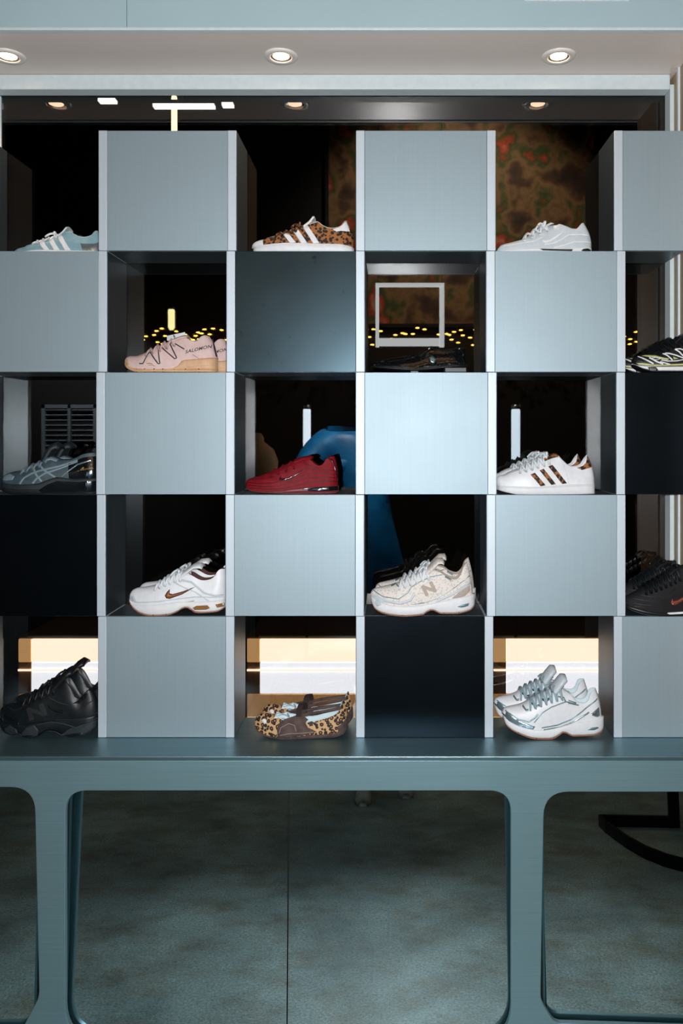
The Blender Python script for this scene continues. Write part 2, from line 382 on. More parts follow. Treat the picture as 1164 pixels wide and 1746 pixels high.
SUBPARTS = {'swoosh_fill': 'swoosh', 'window_badge': 'chassis_window', 'sole_window': 'sole_pod', 'chrome_chip': 'air_unit', 'foxing_stitch': 'midsole', 'midsole_groove': 'midsole', 'midsole_line': 'midsole', 'welt_stitch': 'midsole', 'tread_groove': 'outsole', 'stability_oval': 'midsole', 'wave_groove': 'upper', 'wave_seam': 'upper', 'quarter_seam': 'upper', 'seam_line': 'suede_formstrip', 'small_print': 'upper', 'brand_lettering': 'upper', 'tongue_badge': 'upper'}
class Shoe:
    """a shoe lofted from its side outline: feather line (bot), topline (top), sole outline; outlines in picture units, scaled to metres"""
    def __init__(s, sp, Y, dx=0.0):
        s.sp = sp; s.O = sp['O']; s.S = sp['S']
        s.k = (DIST + Y) / FPX * s.S; s.Y = Y
        s.W = sp.get('W', 0.049) * 0.79; s.base = max(y for x, y in sp['sole_bot']); s.base = sp.get('base', s.base)
        s.x0 = min(x for x, y in sp['sole_bot']); s.x1 = max(x for x, y in sp['sole_bot']); s.xc = (s.x0 + s.x1) / 2
        s.top, s.bot = sp['top'], sp['sole_top']
        s.tx0, s.tx1 = s.top[0][0], s.top[-1][0]; s.bx0, s.bx1 = s.bot[0][0], s.bot[-1][0]
        s.sc = sp.get('collar', (0.5, 0.62)); s.bulge = sp.get('bulge', 12); s.lean = sp.get('lean', 0.34)
        s.puff = sp.get('puff', 2.3)
        s.loc = Vector((WX(s.O[0] + s.xc * s.S + dx, Y), Y + s.W, 0))
    def m(s, x, y, z): return Vector(((x - s.xc) * s.k, y, (s.base - z) * s.k))
    def surf(s, u, f, side=-1, off=0.0):
        bx = s.bx0 + (s.bx1 - s.bx0) * u; tx = s.tx0 + (s.tx1 - s.tx0) * u
        by = csmooth(s.bot, bx) + 5; ty = csmooth(s.top, tx); fc = min(f, 1.0)
        x = bx + (tx - bx) * f + s.bulge * 4 * fc * (1 - fc) * sstep(0.8, 1.0, u) - 0.5 * s.bulge * 4 * fc * (1 - fc) * sstep(0.12, 0.0, u)
        z = by + (ty - by) * f
        b = sstep(s.sc[0], s.sc[1], u); w_ = s.W * interp(PLAN, u)
        closed = max(0.0, 1 - fc ** s.puff) ** (1 / s.puff); openy = 1 - s.lean * fc ** 1.6 - (f - fc) * 0.5
        openy += 0.05 * math.sin(math.pi * min(1, fc * 1.4)) if fc < 0.7 else 0
        y = w_ * ((1 - b) * closed + b * openy)
        return s.m(x, side * (y + off), z)
    def inv(s, x, z):
        u = (x - s.bx0) / (s.bx1 - s.bx0); f = 0.5
        for _ in range(12):
            u = max(0.004, min(0.996, u))
            bx = s.bx0 + (s.bx1 - s.bx0) * u; tx = s.tx0 + (s.tx1 - s.tx0) * u
            by = csmooth(s.bot, bx) + 5; ty = csmooth(s.top, tx)
            f = (by - z) / max(by - ty, 1e-3); f = max(0.0, min(1.35, f))
            xx = bx + (tx - bx) * f + s.bulge * 4 * min(f, 1) * (1 - min(f, 1)) * sstep(0.8, 1.0, u)
            u += (x - xx) / (s.bx1 - s.bx0)
        return max(0.0, min(1.0, u)), f
    def on(s, x, z, side=-1, off=0.0015, where='upper'):
        """the 3-D point of the side surface that shows at picture point (x, z)"""
        if where == 'sole': y = s.sole_w(x, z) + off
        else:
            u, f = s.inv(x, z); y = abs(s.surf(u, f, -1, 0).y) + off
        return s.m(x, side * y, z)
    def sole_w(s, x, z):
        xb0, xb1 = s.sx0, s.sx1
        u = max(0.0, min(1.0, (x - xb0) / (xb1 - xb0))); zt_, zb_ = csmooth(s.bot, x), csmooth(s.sp['sole_bot'], x)
        f = max(0, min(1, (zb_ - z) / max(zb_ - zt_, 1e-3)))
        return (s.W * interp(PLAN, u) * 1.03 + 0.003) * (0.94 + 0.06 * math.sin(math.pi * (0.15 + 0.7 * f))) if 0 < u < 1 else 0.001
    def build(s, name, label, group, z, mats, dz=0.0):
        sp = s.sp; s.loc.z = z + 0.0003
        r = empty(name, s.loc, label, 'shoe', group); s.root = r
        s.sx0 = min(s.bot[0][0], sp['sole_bot'][0][0]); s.sx1 = max(s.bot[-1][0], sp['sole_bot'][-1][0])
        # upper
        vs_, fs = [], []; n = len(FS)
        for side in (-1, 1):
            b0 = len(vs_)
            for u in STN:
                for f in FS: vs_.append(s.surf(u, f, side))
            for i in range(len(STN) - 1):
                for j in range(n - 1):
                    q = (b0 + i * n + j, b0 + (i + 1) * n + j, b0 + (i + 1) * n + j + 1, b0 + i * n + j + 1)
                    fs.append(q if side < 0 else q[::-1])
        me = mesh('upper', vs_, fs); bm = bmesh.new(); bm.from_mesh(me); bmesh.ops.remove_doubles(bm, verts=bm.verts, dist=0.0002); bm.to_mesh(me); bm.free()
        link('upper', me, mats['upper'], r, True)
        # lining with a rolled collar edge
        vs_, fs = [], []; us = [u for u in STN if u >= s.sc[0] + 0.02]
        us = [0.5 * (s.sc[0] + s.sc[1]) + (1 - 0.5 * (s.sc[0] + s.sc[1])) * (0.5 - 0.5 * math.cos(math.pi * (0.12 + 0.88 * k / 22))) for k in range(23)]
        for u in us:
            p = s.surf(u, 1.0, -1); yr = abs(p.y); q = s.surf(u, 0.35, -1)
            e = max(yr - 0.0035, 0.0)
            rows = [(-yr, p.z, p.x), (-max(yr - 0.0015, 0), p.z + 0.0022, p.x), (-e, p.z + 0.001, p.x), (-e * 0.95, p.z * 0.5 + q.z * 0.5, p.x * 0.6 + q.x * 0.4), (-e * 0.8, q.z, q.x * 0.5 + p.x * 0.5), (0, q.z - 0.004, q.x * 0.5 + p.x * 0.5)]
            rows = rows + [(-a, b_, c_) for a, b_, c_ in rows[-2::-1]]
            for a, b_, c_ in rows: vs_.append(Vector((c_, a, b_)))
        nr = 11
        for i in range(len(us) - 1):
            for j in range(nr - 1): fs.append((i * nr + j, i * nr + j + 1, (i + 1) * nr + j + 1, (i + 1) * nr + j))
        link('lining', mesh('lining', vs_, fs), mats.get('lining', mats['upper']), r, True)
        # sole: midsole and outsole
        th = sp.get('outsole', 9)
        def loft(nm, zf0, zf1, mat, grow=0.0):
            vs_, fs = [], []
            for t in STN:
                x = s.sx0 + (s.sx1 - s.sx0) * t; lo, hi = zf0(x), zf1(x)
                if lo - hi < 0.8: lo = hi + 0.8
                hw = (s.W * interp(PLAN, t) ** 0.9 * 1.03 + 0.003 * (1 if 0 < t < 1 else 0.1) + grow)
                for fy, fz in ((-0.90, 0), (-0.97, 0.15), (-1.0, 0.5), (-0.97, 0.85), (-0.92, 1.0), (0.92, 1.0), (0.97, 0.85), (1.0, 0.5), (0.97, 0.15), (0.90, 0)):
                    vs_.append(s.m(x, fy * hw, lo + (hi - lo) * fz))
            nn = 10
            for i in range(len(STN) - 1):
                for j in range(nn):
                    a, b2 = i * nn + j, i * nn + (j + 1) % nn; fs.append((a, b2, b2 + nn, a + nn))
            fs.append(tuple(range(nn))); fs.append(tuple(range((len(STN) - 1) * nn, len(STN) * nn))[::-1])
            me = mesh(nm, vs_, fs); o = link(nm, me, mat, r, True)
            return o
        sb = lambda x: csmooth(sp['sole_bot'], x); st = lambda x: csmooth(s.bot, x)
        loft('midsole', lambda x: sb(x) - th * 0.9, lambda x: min(st(x), sb(x) - th - 1), mats['sole'])
        loft('outsole', sb, lambda x: sb(x) - th, mats.get('outsole', mats['sole']), sp.get('lug', 0.0006))
        if sp.get('treads'):
            for x in sp['treads']:
                box('tread_groove', s.m(x - 4, -s.sole_w(x, sb(x)) - 0.0012, sb(x) + 0.5), s.m(x + 4, s.sole_w(x, sb(x)) + 0.0012, sb(x) - th * 1.3), BLACK, r)
        # bands that wrap the toe or heel: (name, u0, u1, f0, f1, material)
        for (nm, u0, u1, f0, f1, mk) in sp.get('bands', []):
            vs_, fs = [], []; K, J = 16, 9
            for side in (-1, 1):
                b0 = len(vs_)
                for i in range(K + 1):
                    t = i / K; t = t * t if u0 == 0 else (1 - (1 - t) ** 2 if u1 == 1 else t); u = u0 + (u1 - u0) * t
                    ft = f1(u) if callable(f1) else f1
                    for j in range(J + 1):
                        f = f0 + (ft - f0) * math.sin(math.pi / 2 * j / J) if ft > 0.95 else f0 + (ft - f0) * j / J
                        c = s.surf(u, f, side); g = s.surf(0.5, 0.0, 1); ctr = Vector((s.m(s.xc, 0, s.base - 10).x * 0.2 + c.x * 0.8, 0, c.z * 0.8))
                        vs_.append(c + (c - ctr).normalized() * 0.0016)
                for i in range(K):
                    for j in range(J):
                        q = (b0 + i * (J + 1) + j, b0 + (i + 1) * (J + 1) + j, b0 + (i + 1) * (J + 1) + j + 1, b0 + i * (J + 1) + j + 1)
                        fs.append(q if side < 0 else q[::-1])
            me = mesh(nm, vs_, fs); bm = bmesh.new(); bm.from_mesh(me); bmesh.ops.remove_doubles(bm, verts=bm.verts, dist=0.0003); bm.to_mesh(me); bm.free()
            link(nm, me, mats[mk], r, True)
        for ov in sp.get('polys', []): s.poly(*ov, mats=mats)
        for ov in sp.get('lines', []): s.line(*ov, mats=mats)
        for ov in sp.get('texts', []): s.text(*ov, mats=mats)
        if sp.get('tongue'): s.tongue(*sp['tongue'], mats=mats)
        if sp.get('laces'): s.laces(*sp['laces'], mats=mats)
        # pieces that sit on a part become sub-parts of it
        by = {}
        for o in r.children: by.setdefault(o.name.split('.')[0], []).append(o)
        for sub_, par in SUBPARTS.items():
            for i, o in enumerate(by.get(sub_, [])):
                if par in by: o.parent = by[par][min(i, len(by[par]) - 1)]
        return r
    def poly(s, nm, pts, mk, where='upper', off=0.0016, both=True, mats=None):
        cell = 14.0 if s.S > 0.12 else 24.0
        xs = [p[0] for p in pts]; ys = [p[1] for p in pts]
        dense = []
        for i, p in enumerate(pts):
            q = pts[(i + 1) % len(pts)]; L = math.hypot(q[0] - p[0], q[1] - p[1]); k = max(1, int(L / cell))
            for j in range(k): dense.append((p[0] + (q[0] - p[0]) * j / k, p[1] + (q[1] - p[1]) * j / k))
        nb = len(dense); cand = [Vector(p) for p in dense]
        def inside(x, y):
            c = False; j = nb - 1
            for i in range(nb):
                xi, yi = dense[i]; xj, yj = dense[j]
                if (yi > y) != (yj > y) and x < (xj - xi) * (y - yi) / (yj - yi) + xi: c = not c
                j = i
            return c
        gx = min(xs) + cell / 2
        while gx < max(xs):
            gy = min(ys) + cell / 2
            while gy < max(ys):
                if inside(gx, gy) and min(math.hypot(gx - p[0], gy - p[1]) for p in dense) > cell * 0.45: cand.append(Vector((gx, gy)))
                gy += cell
            gx += cell
        v2, _, tri, _, _, _ = geometry.delaunay_2d_cdt(cand, [(i, (i + 1) % nb) for i in range(nb)], [], 0, 1e-4)
        tri = [t for t in tri if inside(sum(v2[i][0] for i in t) / len(t), sum(v2[i][1] for i in t) / len(t))]
        for side in ((-1, 1) if both else (-1,)):
            vs_ = [s.on(p[0], p[1], side, off, where) for p in v2]
            fs = [tuple(t) if side > 0 else tuple(t)[::-1] for t in tri]
            n0 = len(vs_); vs_ += [s.on(p[0], p[1], side, -0.001, where) for p in v2]
            for i in range(nb):
                j = (i + 1) % nb
                if i < len(v2) and j < len(v2): fs.append((i, j, n0 + j, n0 + i) if side < 0 else (j, i, n0 + i, n0 + j))
            link(nm, mesh(nm, vs_, fs), mats[mk], s.root, True)
    def line(s, nm, pts, wd, mk, where='upper', off=0.0018, both=True, mats=None):
        P = []
        for i in range(len(pts) - 1):
            a, b = pts[i], pts[i + 1]; k = max(1, int(math.hypot(b[0] - a[0], b[1] - a[1]) / 10))
            for j in range(k): P.append((a[0] + (b[0] - a[0]) * j / k, a[1] + (b[1] - a[1]) * j / k))
        P.append(pts[-1])
        for side in ((-1, 1) if both else (-1,)):
            vs_, fs = [], []
            for i, p in enumerate(P):
                a, b = P[max(i - 1, 0)], P[min(i + 1, len(P) - 1)]; d = math.hypot(b[0] - a[0], b[1] - a[1]) or 1
                nx, ny = -(b[1] - a[1]) / d * wd / 2, (b[0] - a[0]) / d * wd / 2
                for g, o_ in ((-1, -0.001), (-1, off * 0.7), (0, off), (1, off * 0.7), (1, -0.001)):
                    vs_.append(s.on(p[0] + nx * g, p[1] + ny * g, side, o_, where))
            for i in range(len(P) - 1):
                for j in range(4):
                    q = (i * 5 + j, i * 5 + j + 1, (i + 1) * 5 + j + 1, (i + 1) * 5 + j); fs.append(q if side < 0 else q[::-1])
            link(nm, mesh(nm, vs_, fs), mats[mk], s.root, True)
    def text(s, nm, body, org, ux, uy, mk, where='upper', off=0.0022, bold=0.0, mats=None):
        cu = bpy.data.curves.new('t', 'FONT'); cu.body = body; cu.size = 1.0; cu.resolution_u = 3; cu.offset = bold; cu.space_character = 1.05
        t = bpy.data.objects.new('t', cu); COL.objects.link(t); me = bpy.data.meshes.new_from_object(t); bpy.data.objects.remove(t)
        bm = bmesh.new(); bm.from_mesh(me); bmesh.ops.triangulate(bm, faces=bm.faces[:])
        w_ = max(v.co.x for v in bm.verts); x0 = min(v.co.x for v in bm.verts); h_ = max(v.co.y for v in bm.verts)
        for v in bm.verts:
            a, b = (v.co.x - x0) / (w_ - x0), v.co.y / h_
            v.co = s.on(org[0] + ux[0] * a + uy[0] * b, org[1] + ux[1] * a + uy[1] * b, -1, off, where)
        bm.to_mesh(me); bm.free(); me.name = nm
        link(nm, me, mats[mk], s.root)
    def tongue(s, pts, wid, th, mats=None):
        """a padded tongue along a side-view line, curved across the foot"""
        vs_, fs = [], []; K = len(pts); J = 9
        for i, (x, z) in enumerate(pts):
            a, b = pts[max(i - 1, 0)], pts[min(i + 1, K - 1)]; d = math.hypot(b[0] - a[0], b[1] - a[1])
            nx, nz = (b[1] - a[1]) / d, -(b[0] - a[0]) / d         # outward: up and towards the toe
            ww = wid * (1 if i < K - 1 else 0.86)
            tt = th if i < K - 1 else th * 0.6
            for lay in (0, 1):
                for j in range(J):
                    q = -1 + 2 * j / (J - 1); sag = 16 * q * q; thk = (tt * (1 - 0.5 * q * q)) * lay
                    vs_.append(s.m(x + nx * (thk - tt * 0.35), q * ww, z + nz * (thk - tt * 0.35) + sag * 0.9))
        R = 2 * J
        for i in range(K - 1):
            for j in range(J - 1):
                fs.append((i * R + j, i * R + j + 1, (i + 1) * R + j + 1, (i + 1) * R + j)); fs.append((i * R + J + j + 1, i * R + J + j, (i + 1) * R + J + j, (i + 1) * R + J + j + 1))
            for j in (0, J - 1): fs.append((i * R + j, (i + 1) * R + j, (i + 1) * R + J + j, i * R + J + j))
        e = (K - 1) * R
        for j in range(J - 1): fs.append((e + j, e + j + 1, e + J + j + 1, e + J + j))
        me = mesh('tongue', vs_, fs); bm = bmesh.new(); bm.from_mesh(me); bmesh.ops.recalc_face_normals(bm, faces=bm.faces); bm.to_mesh(me); bm.free()
        link('tongue', me, mats.get('tongue', mats['upper']), s.root, True)
    def laces(s, n, u0, u1, rad, bow=True, mats=None):
        paths = []
        def topline(u, q):
            """point across the instep, q from -1 to 1"""
            f = 1 - 0.34 * abs(q) ** 1.6; side = -1 if q < 0 else 1
            p = s.surf(u, f, side, 0.0); p.y = p.y if abs(p.y) > abs(q) * 0.4 * s.W else q * 0.4 * s.W
            return p + Vector((-0.0025, 0, rad * 0.9))
        for i in range(n):
            u = u0 + (u1 - u0) * i / max(n - 1, 1); du = (u1 - u0) / max(n - 1, 1) * 0.9 if n > 1 else 0
            paths.append([topline(u + (du * (q + 1) / 2 if i < n - 1 else 0), q) for q in (-1, -.75, -.5, -.25, 0, .25, .5, .75, 1)])
            if i < n - 1: paths.append([topline(u + du * (1 - q) / 2, q) + Vector((0, 0, rad)) for q in (-1, -.75, -.5, -.25, 0, .25, .5, .75, 1)])
        if bow:
            c = topline(u1 - 0.03, 0) + Vector((0, 0, rad * 2))
            for sg in (-1, 1):
                paths.append([c + Vector((0.004 * math.sin(t * 3.1), sg * 0.03 * math.sin(t * 3.0) * (0.6 + 0.4 * t), 0.008 * math.sin(t * 3.1) - 0.012 * t)) for t in [k / 10 for k in range(11)]])
                paths.append([c + Vector((-0.02 * t, sg * 0.03 * t, 0.006 * math.sin(t * 3.1) - 0.014 * t)) for t in [k / 6 for k in range(7)]])
        tube('shoelace', paths, rad, mats['lace'], s.root, 6)

def arc(c, r, a0, a1, n=10): return [(c[0] + r * math.cos(math.radians(a0 + (a1 - a0) * k / n)), c[1] - r * math.sin(math.radians(a0 + (a1 - a0) * k / n))) for k in range(n + 1)]
WHITE = M('white_leather', (216, 216, 219), 0.45, 0, 'noise', rgb2=(208, 209, 213), bump=0.08)
OFFW = M('off_white_leather', (188, 195, 201), 0.40, 0, 'noise', rgb2=(180, 188, 194), bump=0.08)
WSOLE = M('white_rubber', (213, 213, 215), 0.55, 0, 'noise', rgb2=(205, 206, 208))
WLACE = M('white_lace', (216, 222, 226), 0.8)
LEO = M('leopard_hair', (146, 90, 42), 0.75, 0, 'leopard', rgb2=(24, 15, 12))
ROS = M('leopard_canvas', (188, 150, 106), 0.75, 0, 'rosette', rgb2=(30, 18, 14))
SUEDE = M('brown_suede', (86, 70, 66), 0.95, 0, 'noise', rgb2=(64, 50, 48), scale=0.7, bump=0.3)
ICE = M('ice_blue_satin', (142, 178, 190), 0.35, 0.3, 'noise', rgb2=(132, 168, 180))
SILV = M('silver_foil', (178, 196, 204), 0.25, 0.85)
SILVD = M('dark_silver_foil', (110, 136, 146), 0.22, 0.85)
PINK = M('pale_pink_mesh', (204, 177, 171), 0.7, 0, 'noise', rgb2=(194, 164, 159), bump=0.25)
TAN = M('tan_rubber', (200, 160, 124), 0.6, 0, 'noise', rgb2=(186, 146, 112))
NAVY = M('dark_navy_print', (40, 44, 58), 0.5)
GUM = M('gum_rubber', (142, 92, 66), 0.55)
BLKR = M('black_rubber', (20, 22, 25), 0.45, 0, 'noise', rgb2=(14, 15, 17))
BLKM = M('charcoal_mesh', (20, 17, 21), 0.75, 0, 'noise', rgb2=(12, 10, 13), bump=0.3, spec=0.3)
BLKL = M('black_leather', (15, 22, 26), 0.42, 0, 'noise', rgb2=(10, 15, 19), bump=0.15, spec=0.35)
GLOSS = M('black_gloss_plastic', (14, 18, 21), 0.08, 0.0, coat=1.0)
CROC = M('black_crocodile_leather', (12, 14, 16), 0.16, 0.0, 'croc', coat=0.8)
GREYU = M('blue_grey_mesh', (58, 74, 82), 0.55, 0, 'noise', rgb2=(44, 58, 65), bump=0.3)
GREYD = M('dark_slate_mesh', (26, 36, 41), 0.6, 0, 'noise', rgb2=(18, 26, 30), bump=0.3)
GREYS = M('pale_grey_overlay', (116, 134, 141), 0.4, 0.2)
RED = M('crimson_knit', (128, 12, 28), 0.65, 0, 'noise', rgb2=(104, 7, 19), bump=0.35, spec=0.2)
REDD = M('dark_red_groove', (56, 6, 13), 0.5)
REDS = M('dusty_red_rubber', (104, 38, 44), 0.5)
MAROON = M('maroon_gloss', (52, 14, 22), 0.15, coat=0.6)
CREAM = M('cream_floral_mesh', (212, 204, 198), 0.65, 0, 'floral', rgb2=(186, 172, 166))
TAUPE = M('taupe_suede', (172, 158, 146), 0.8, 0, 'noise', rgb2=(162, 148, 136))
GREYLN = M('grey_teal_piping', (118, 146, 152), 0.35, 0.5)
BROWN = M('rust_brown_leather', (132, 76, 34), 0.4)
DKBROWN = M('dark_brown_lining', (70, 38, 36), 0.8)
AMBER = M('amber_air_window', (168, 122, 72), 0.12, 0.4, coat=1.0)
YEL = M('olive_yellow_mesh', (186, 186, 126), 0.6, 0, 'noise', rgb2=(172, 172, 112))
CARD = M('white_card', (224, 228, 232), 0.6)
ORANGE = M('burnt_orange_print', (120, 56, 34), 0.45)
LITEB = M('light_lining', (196, 214, 220), 0.7)

SUPER = dict(O=(420, 350), S=.1718, W=0.051, collar=(0.56, 0.64), bulge=22, outsole=8,
    top=[(45, 362), (52, 335), (75, 318), (110, 304), (165, 292), (190, 277), (340, 240), (450, 205), (560, 160), (640, 128), (700, 128), (740, 158), (800, 186), (850, 192), (900, 182), (940, 158), (962, 120), (990, 104)],
    sole_top=[(45, 376), (165, 366), (400, 353), (900, 356), (1060, 378)], sole_bot=[(45, 440), (1062, 440)],
    bands=[('toe_cap', 0, 0.118, 0.0, 1.0, 'cap')],
    polys=[('stripe', [(345, 245), (400, 235), (490, 350), (430, 352)], 'stripe'), ('stripe', [(445, 207), (500, 197), (602, 350), (540, 352)], 'stripe'),
           ('stripe', [(545, 172), (600, 160), (722, 350), (660, 352)], 'stripe'),
           ('heel_tab', [(850, 203), (880, 194), (930, 172), (955, 145), (968, 122), (988, 110), (1005, 150), (1022, 215), (990, 218), (930, 215), (890, 226)], 'tab')],
    lines=[('eyestay', [(180, 280), (345, 238), (560, 162), (690, 130)], 12, 'edge'), ('foxing_stitch', [(60, 392), (400, 372), (900, 374), (1055, 392)], 4, 'stitch', 'sole')],
    tongue=([(560, 165), (620, 118), (658, 72), (668, 66)], 0.026, 30), laces=(5, 0.26, 0.53, 0.0032, True))
ZROW = [rz(y) for y in ROWS]
G = 'single shoes and pairs on the shelves'
# top row
s = Shoe(SUPER, 0.012); s.build('sneaker', 'leopard print low sneaker with white stripes, white toe cap and white sole', G, ZROW[1], dict(upper=LEO, lining=WHITE, sole=WSOLE, cap=WHITE, stripe=WHITE, tab=WHITE, edge=TAUPE, stitch=OFFW, tongue=WHITE, lace=LEO))
SUP2 = dict(SUPER); SUP2['S'] = 0.150; SUP2['bands'] = SUPER['bands'] + [('heel_shell', 0.80, 1.0, 0.0, 0.52, 'shell')]; SUP2['polys'] = SUPER['polys'][:3]
s = Shoe(SUP2, 0.088, dx=-410); s.build('sneaker', 'ice-blue satin low sneaker with three white stripes, half hidden in the top row', G, ZROW[1], dict(upper=ICE, lining=OFFW, sole=WSOLE, cap=ICE, stripe=WHITE, tab=WHITE, edge=ICE, stitch=OFFW, tongue=OFFW, lace=WLACE, shell=SILV))
LOW = dict(O=(840, 360), S=.1632, W=0.047, collar=(0.64, 0.72), bulge=26, outsole=8, lean=0.3,
    top=[(62, 380), (75, 345), (110, 312), (200, 290), (300, 264), (350, 245), (420, 195), (480, 168), (560, 128), (620, 104), (690, 108), (780, 135), (850, 160), (890, 162), (920, 134), (950, 98), (985, 86)],
    sole_top=[(62, 392), (300, 388), (500, 380), (840, 374), (1062, 352)], sole_bot=[(64, 405), (300, 412), (800, 412), (1050, 406)],
    polys=[('swoosh', [(522, 292), (530, 285), (545, 295), (600, 285), (680, 235), (745, 193), (690, 250), (610, 305), (550, 318), (528, 308)], 'swoosh'),
           ('shank_plate', [(490, 384), (840, 384), (830, 402), (520, 400)], 'blk', 'sole'), ('heel_plate', [(930, 398), (945, 380), (1000, 368), (1040, 378), (1035, 402)], 'blk', 'sole')],
    lines=[('wave_seam', [(540, 335), (640, 318), (720, 280), (800, 225), (930, 215), (1020, 225)], 9, 'seam'), ('wave_seam', [(640, 365), (760, 335), (860, 300), (1045, 295)], 9, 'seam'), ('wave_seam', [(120, 335), (300, 318), (440, 300), (520, 255)], 7, 'seam')],
    tongue=([(520, 150), (580, 112), (625, 92), (650, 92)], 0.024, 22), laces=(4, 0.30, 0.56, 0.0035, True))
s = Shoe(LOW, 0.012); s.build('sneaker', 'plain white low sneaker with raised swoosh in the top row', G, ZROW[1], dict(upper=OFFW, lining=OFFW, sole=WSOLE, swoosh=WHITE, blk=BLKR, seam=WHITE, tongue=OFFW, lace=WLACE))

# second row
SALO = dict(O=(195, 550), S=.1718, W=0.050, collar=(0.62, 0.72), bulge=14, outsole=26, lug=0.001,
    top=[(65, 362), (80, 332), (120, 318), (170, 318), (250, 295), (340, 255), (430, 208), (520, 168), (620, 138), (700, 152), (750, 176), (795, 180), (830, 140), (870, 121), (915, 126)],
    sole_top=[(63, 385), (110, 425), (200, 452), (400, 462), (560, 455), (625, 425), (670, 372), (800, 358), (1000, 338)],
    sole_bot=[(66, 402), (100, 445), (160, 475), (230, 490), (600, 490), (1000, 487)], treads=[215, 300, 395, 480, 590, 700, 830],
    polys=[('toe_bumper', [(70, 382), (85, 350), (118, 365), (135, 415), (110, 422)], 'bump'), ('chassis_window', [(690, 426), (708, 388), (790, 378), (816, 393), (785, 410)], 'win', 'upper', 0.0022), ('window_badge', [(708, 415), (720, 390), (748, 386), (752, 412)], 'dark', 'upper', 0.003)],
    lines=[('zigzag_print', [(240, 405), (280, 405), (325, 293), (345, 293), (432, 408), (450, 405), (422, 262), (440, 238), (460, 245), (590, 355), (612, 348), (535, 205), (550, 188), (575, 195), (685, 260)], 11, 'dark'),
           ('heel_piping', [(942, 150), (962, 220), (990, 330)], 10, 'dark'), ('quarter_line', [(765, 313), (830, 352)], 6, 'grey'), ('small_print', [(320, 405), (355, 402), (380, 412)], 6, 'rust'), ('small_print', [(335, 420), (370, 420), (400, 432)], 5, 'rust'),
           ('midsole_line', [(660, 450), (800, 430), (990, 420)], 6, 'bump', 'sole')],
    texts=[('brand_lettering', 'SALOMON', (697, 304), (248, -62), (4, -34), 'dark', 'upper', 0.0022, 0.02)],
    tongue=([(560, 160), (640, 130), (690, 122), (705, 128)], 0.027, 26), laces=(5, 0.28, 0.60, 0.0026, False))
mp = dict(upper=PINK, lining=PINK, sole=TAN, outsole=TAN, bump=TAN, win=SILV, dark=NAVY, grey=GREYLN, rust=BROWN, lace=PINK, tongue=PINK)
s = Shoe(SALO, -0.002); r = s.build('trail_shoe', 'pale pink trail shoe with dark zigzag and lettering, front one of the pair', 'pale pink trail shoes', ZROW[2], mp)
copy_thing(r, r.location + Vector((0.028, 0.0865, 0)), 'pale pink trail shoe standing behind the lettered one, only its heel showing')
tg = empty('hang_tag', (WX(302, 0.03), 0.030, WZ(574, 0.03)), 'white paper hang tag tucked into the pink trail shoe', 'tag')
me = mesh('card', [(-0.030, 0, -0.012), (0.026, 0.006, -0.012), (0.017, 0.02, 0.016), (-0.034, 0.014, 0.004), (-0.030, 0.0012, -0.012), (0.026, 0.0072, -0.012), (0.017, 0.0212, 0.016), (-0.034, 0.0152, 0.004)], [(0, 1, 2, 3), (7, 6, 5, 4), (0, 4, 5, 1), (1, 5, 6, 2), (2, 6, 7, 3), (3, 7, 4, 0)])
link('card', me, CARD, tg); tube('string', [[(-0.006, 0.000, 0.000), (-0.010, -0.004, 0.004), (-0.004, -0.008, -0.008), (-0.006, -0.002, -0.016)]], 0.0012, NAVY, tg)

LOAF = dict(O=(620, 560), S=.1804, W=0.046, collar=(0.44, 0.56), bulge=8, outsole=14, lean=0.25, base=404,
    top=[(64, 320), (90, 300), (160, 275), (250, 255), (350, 240), (450, 225), (520, 208), (560, 190), (620, 172), (700, 178), (780, 182), (880, 168), (960, 160)],
    sole_top=[(62, 334), (250, 345), (480, 358), (700, 340), (850, 322), (985, 318)], sole_bot=[(64, 345), (250, 366), (480, 380), (700, 362), (850, 345), (990, 338)],
    polys=[('buckle', [(615, 255), (650, 238), (690, 275), (665, 320), (630, 300)], 'buckle', 'upper', 0.004)],
    lines=[('strap', [(520, 245), (580, 200), (640, 165), (655, 160)], 34, 'upper', 'upper', 0.004), ('strap', [(560, 262), (630, 220), (672, 262), (668, 320)], 26, 'upper', 'upper', 0.003), ('welt_stitch', [(90, 332), (300, 346), (480, 360), (700, 342), (980, 320)], 5, 'edge', 'sole')])
s = Shoe(LOAF, 0.03); r = s.build('loafer', 'black crocodile leather buckle loafer on the brightest cube', G, ZROW[2], dict(upper=CROC, lining=BLACK, sole=BLKR, edge=BLKL, buckle=SILVD))
bx = box('heel_block', s.m(760, -0.030, 404), s.m(980, 0.030, 344), BLKR, r, 0.004)
box('ball_rest', s.m(440, -0.02, 404), s.m(520, 0.02, 378), BLKR, r, 0.002)

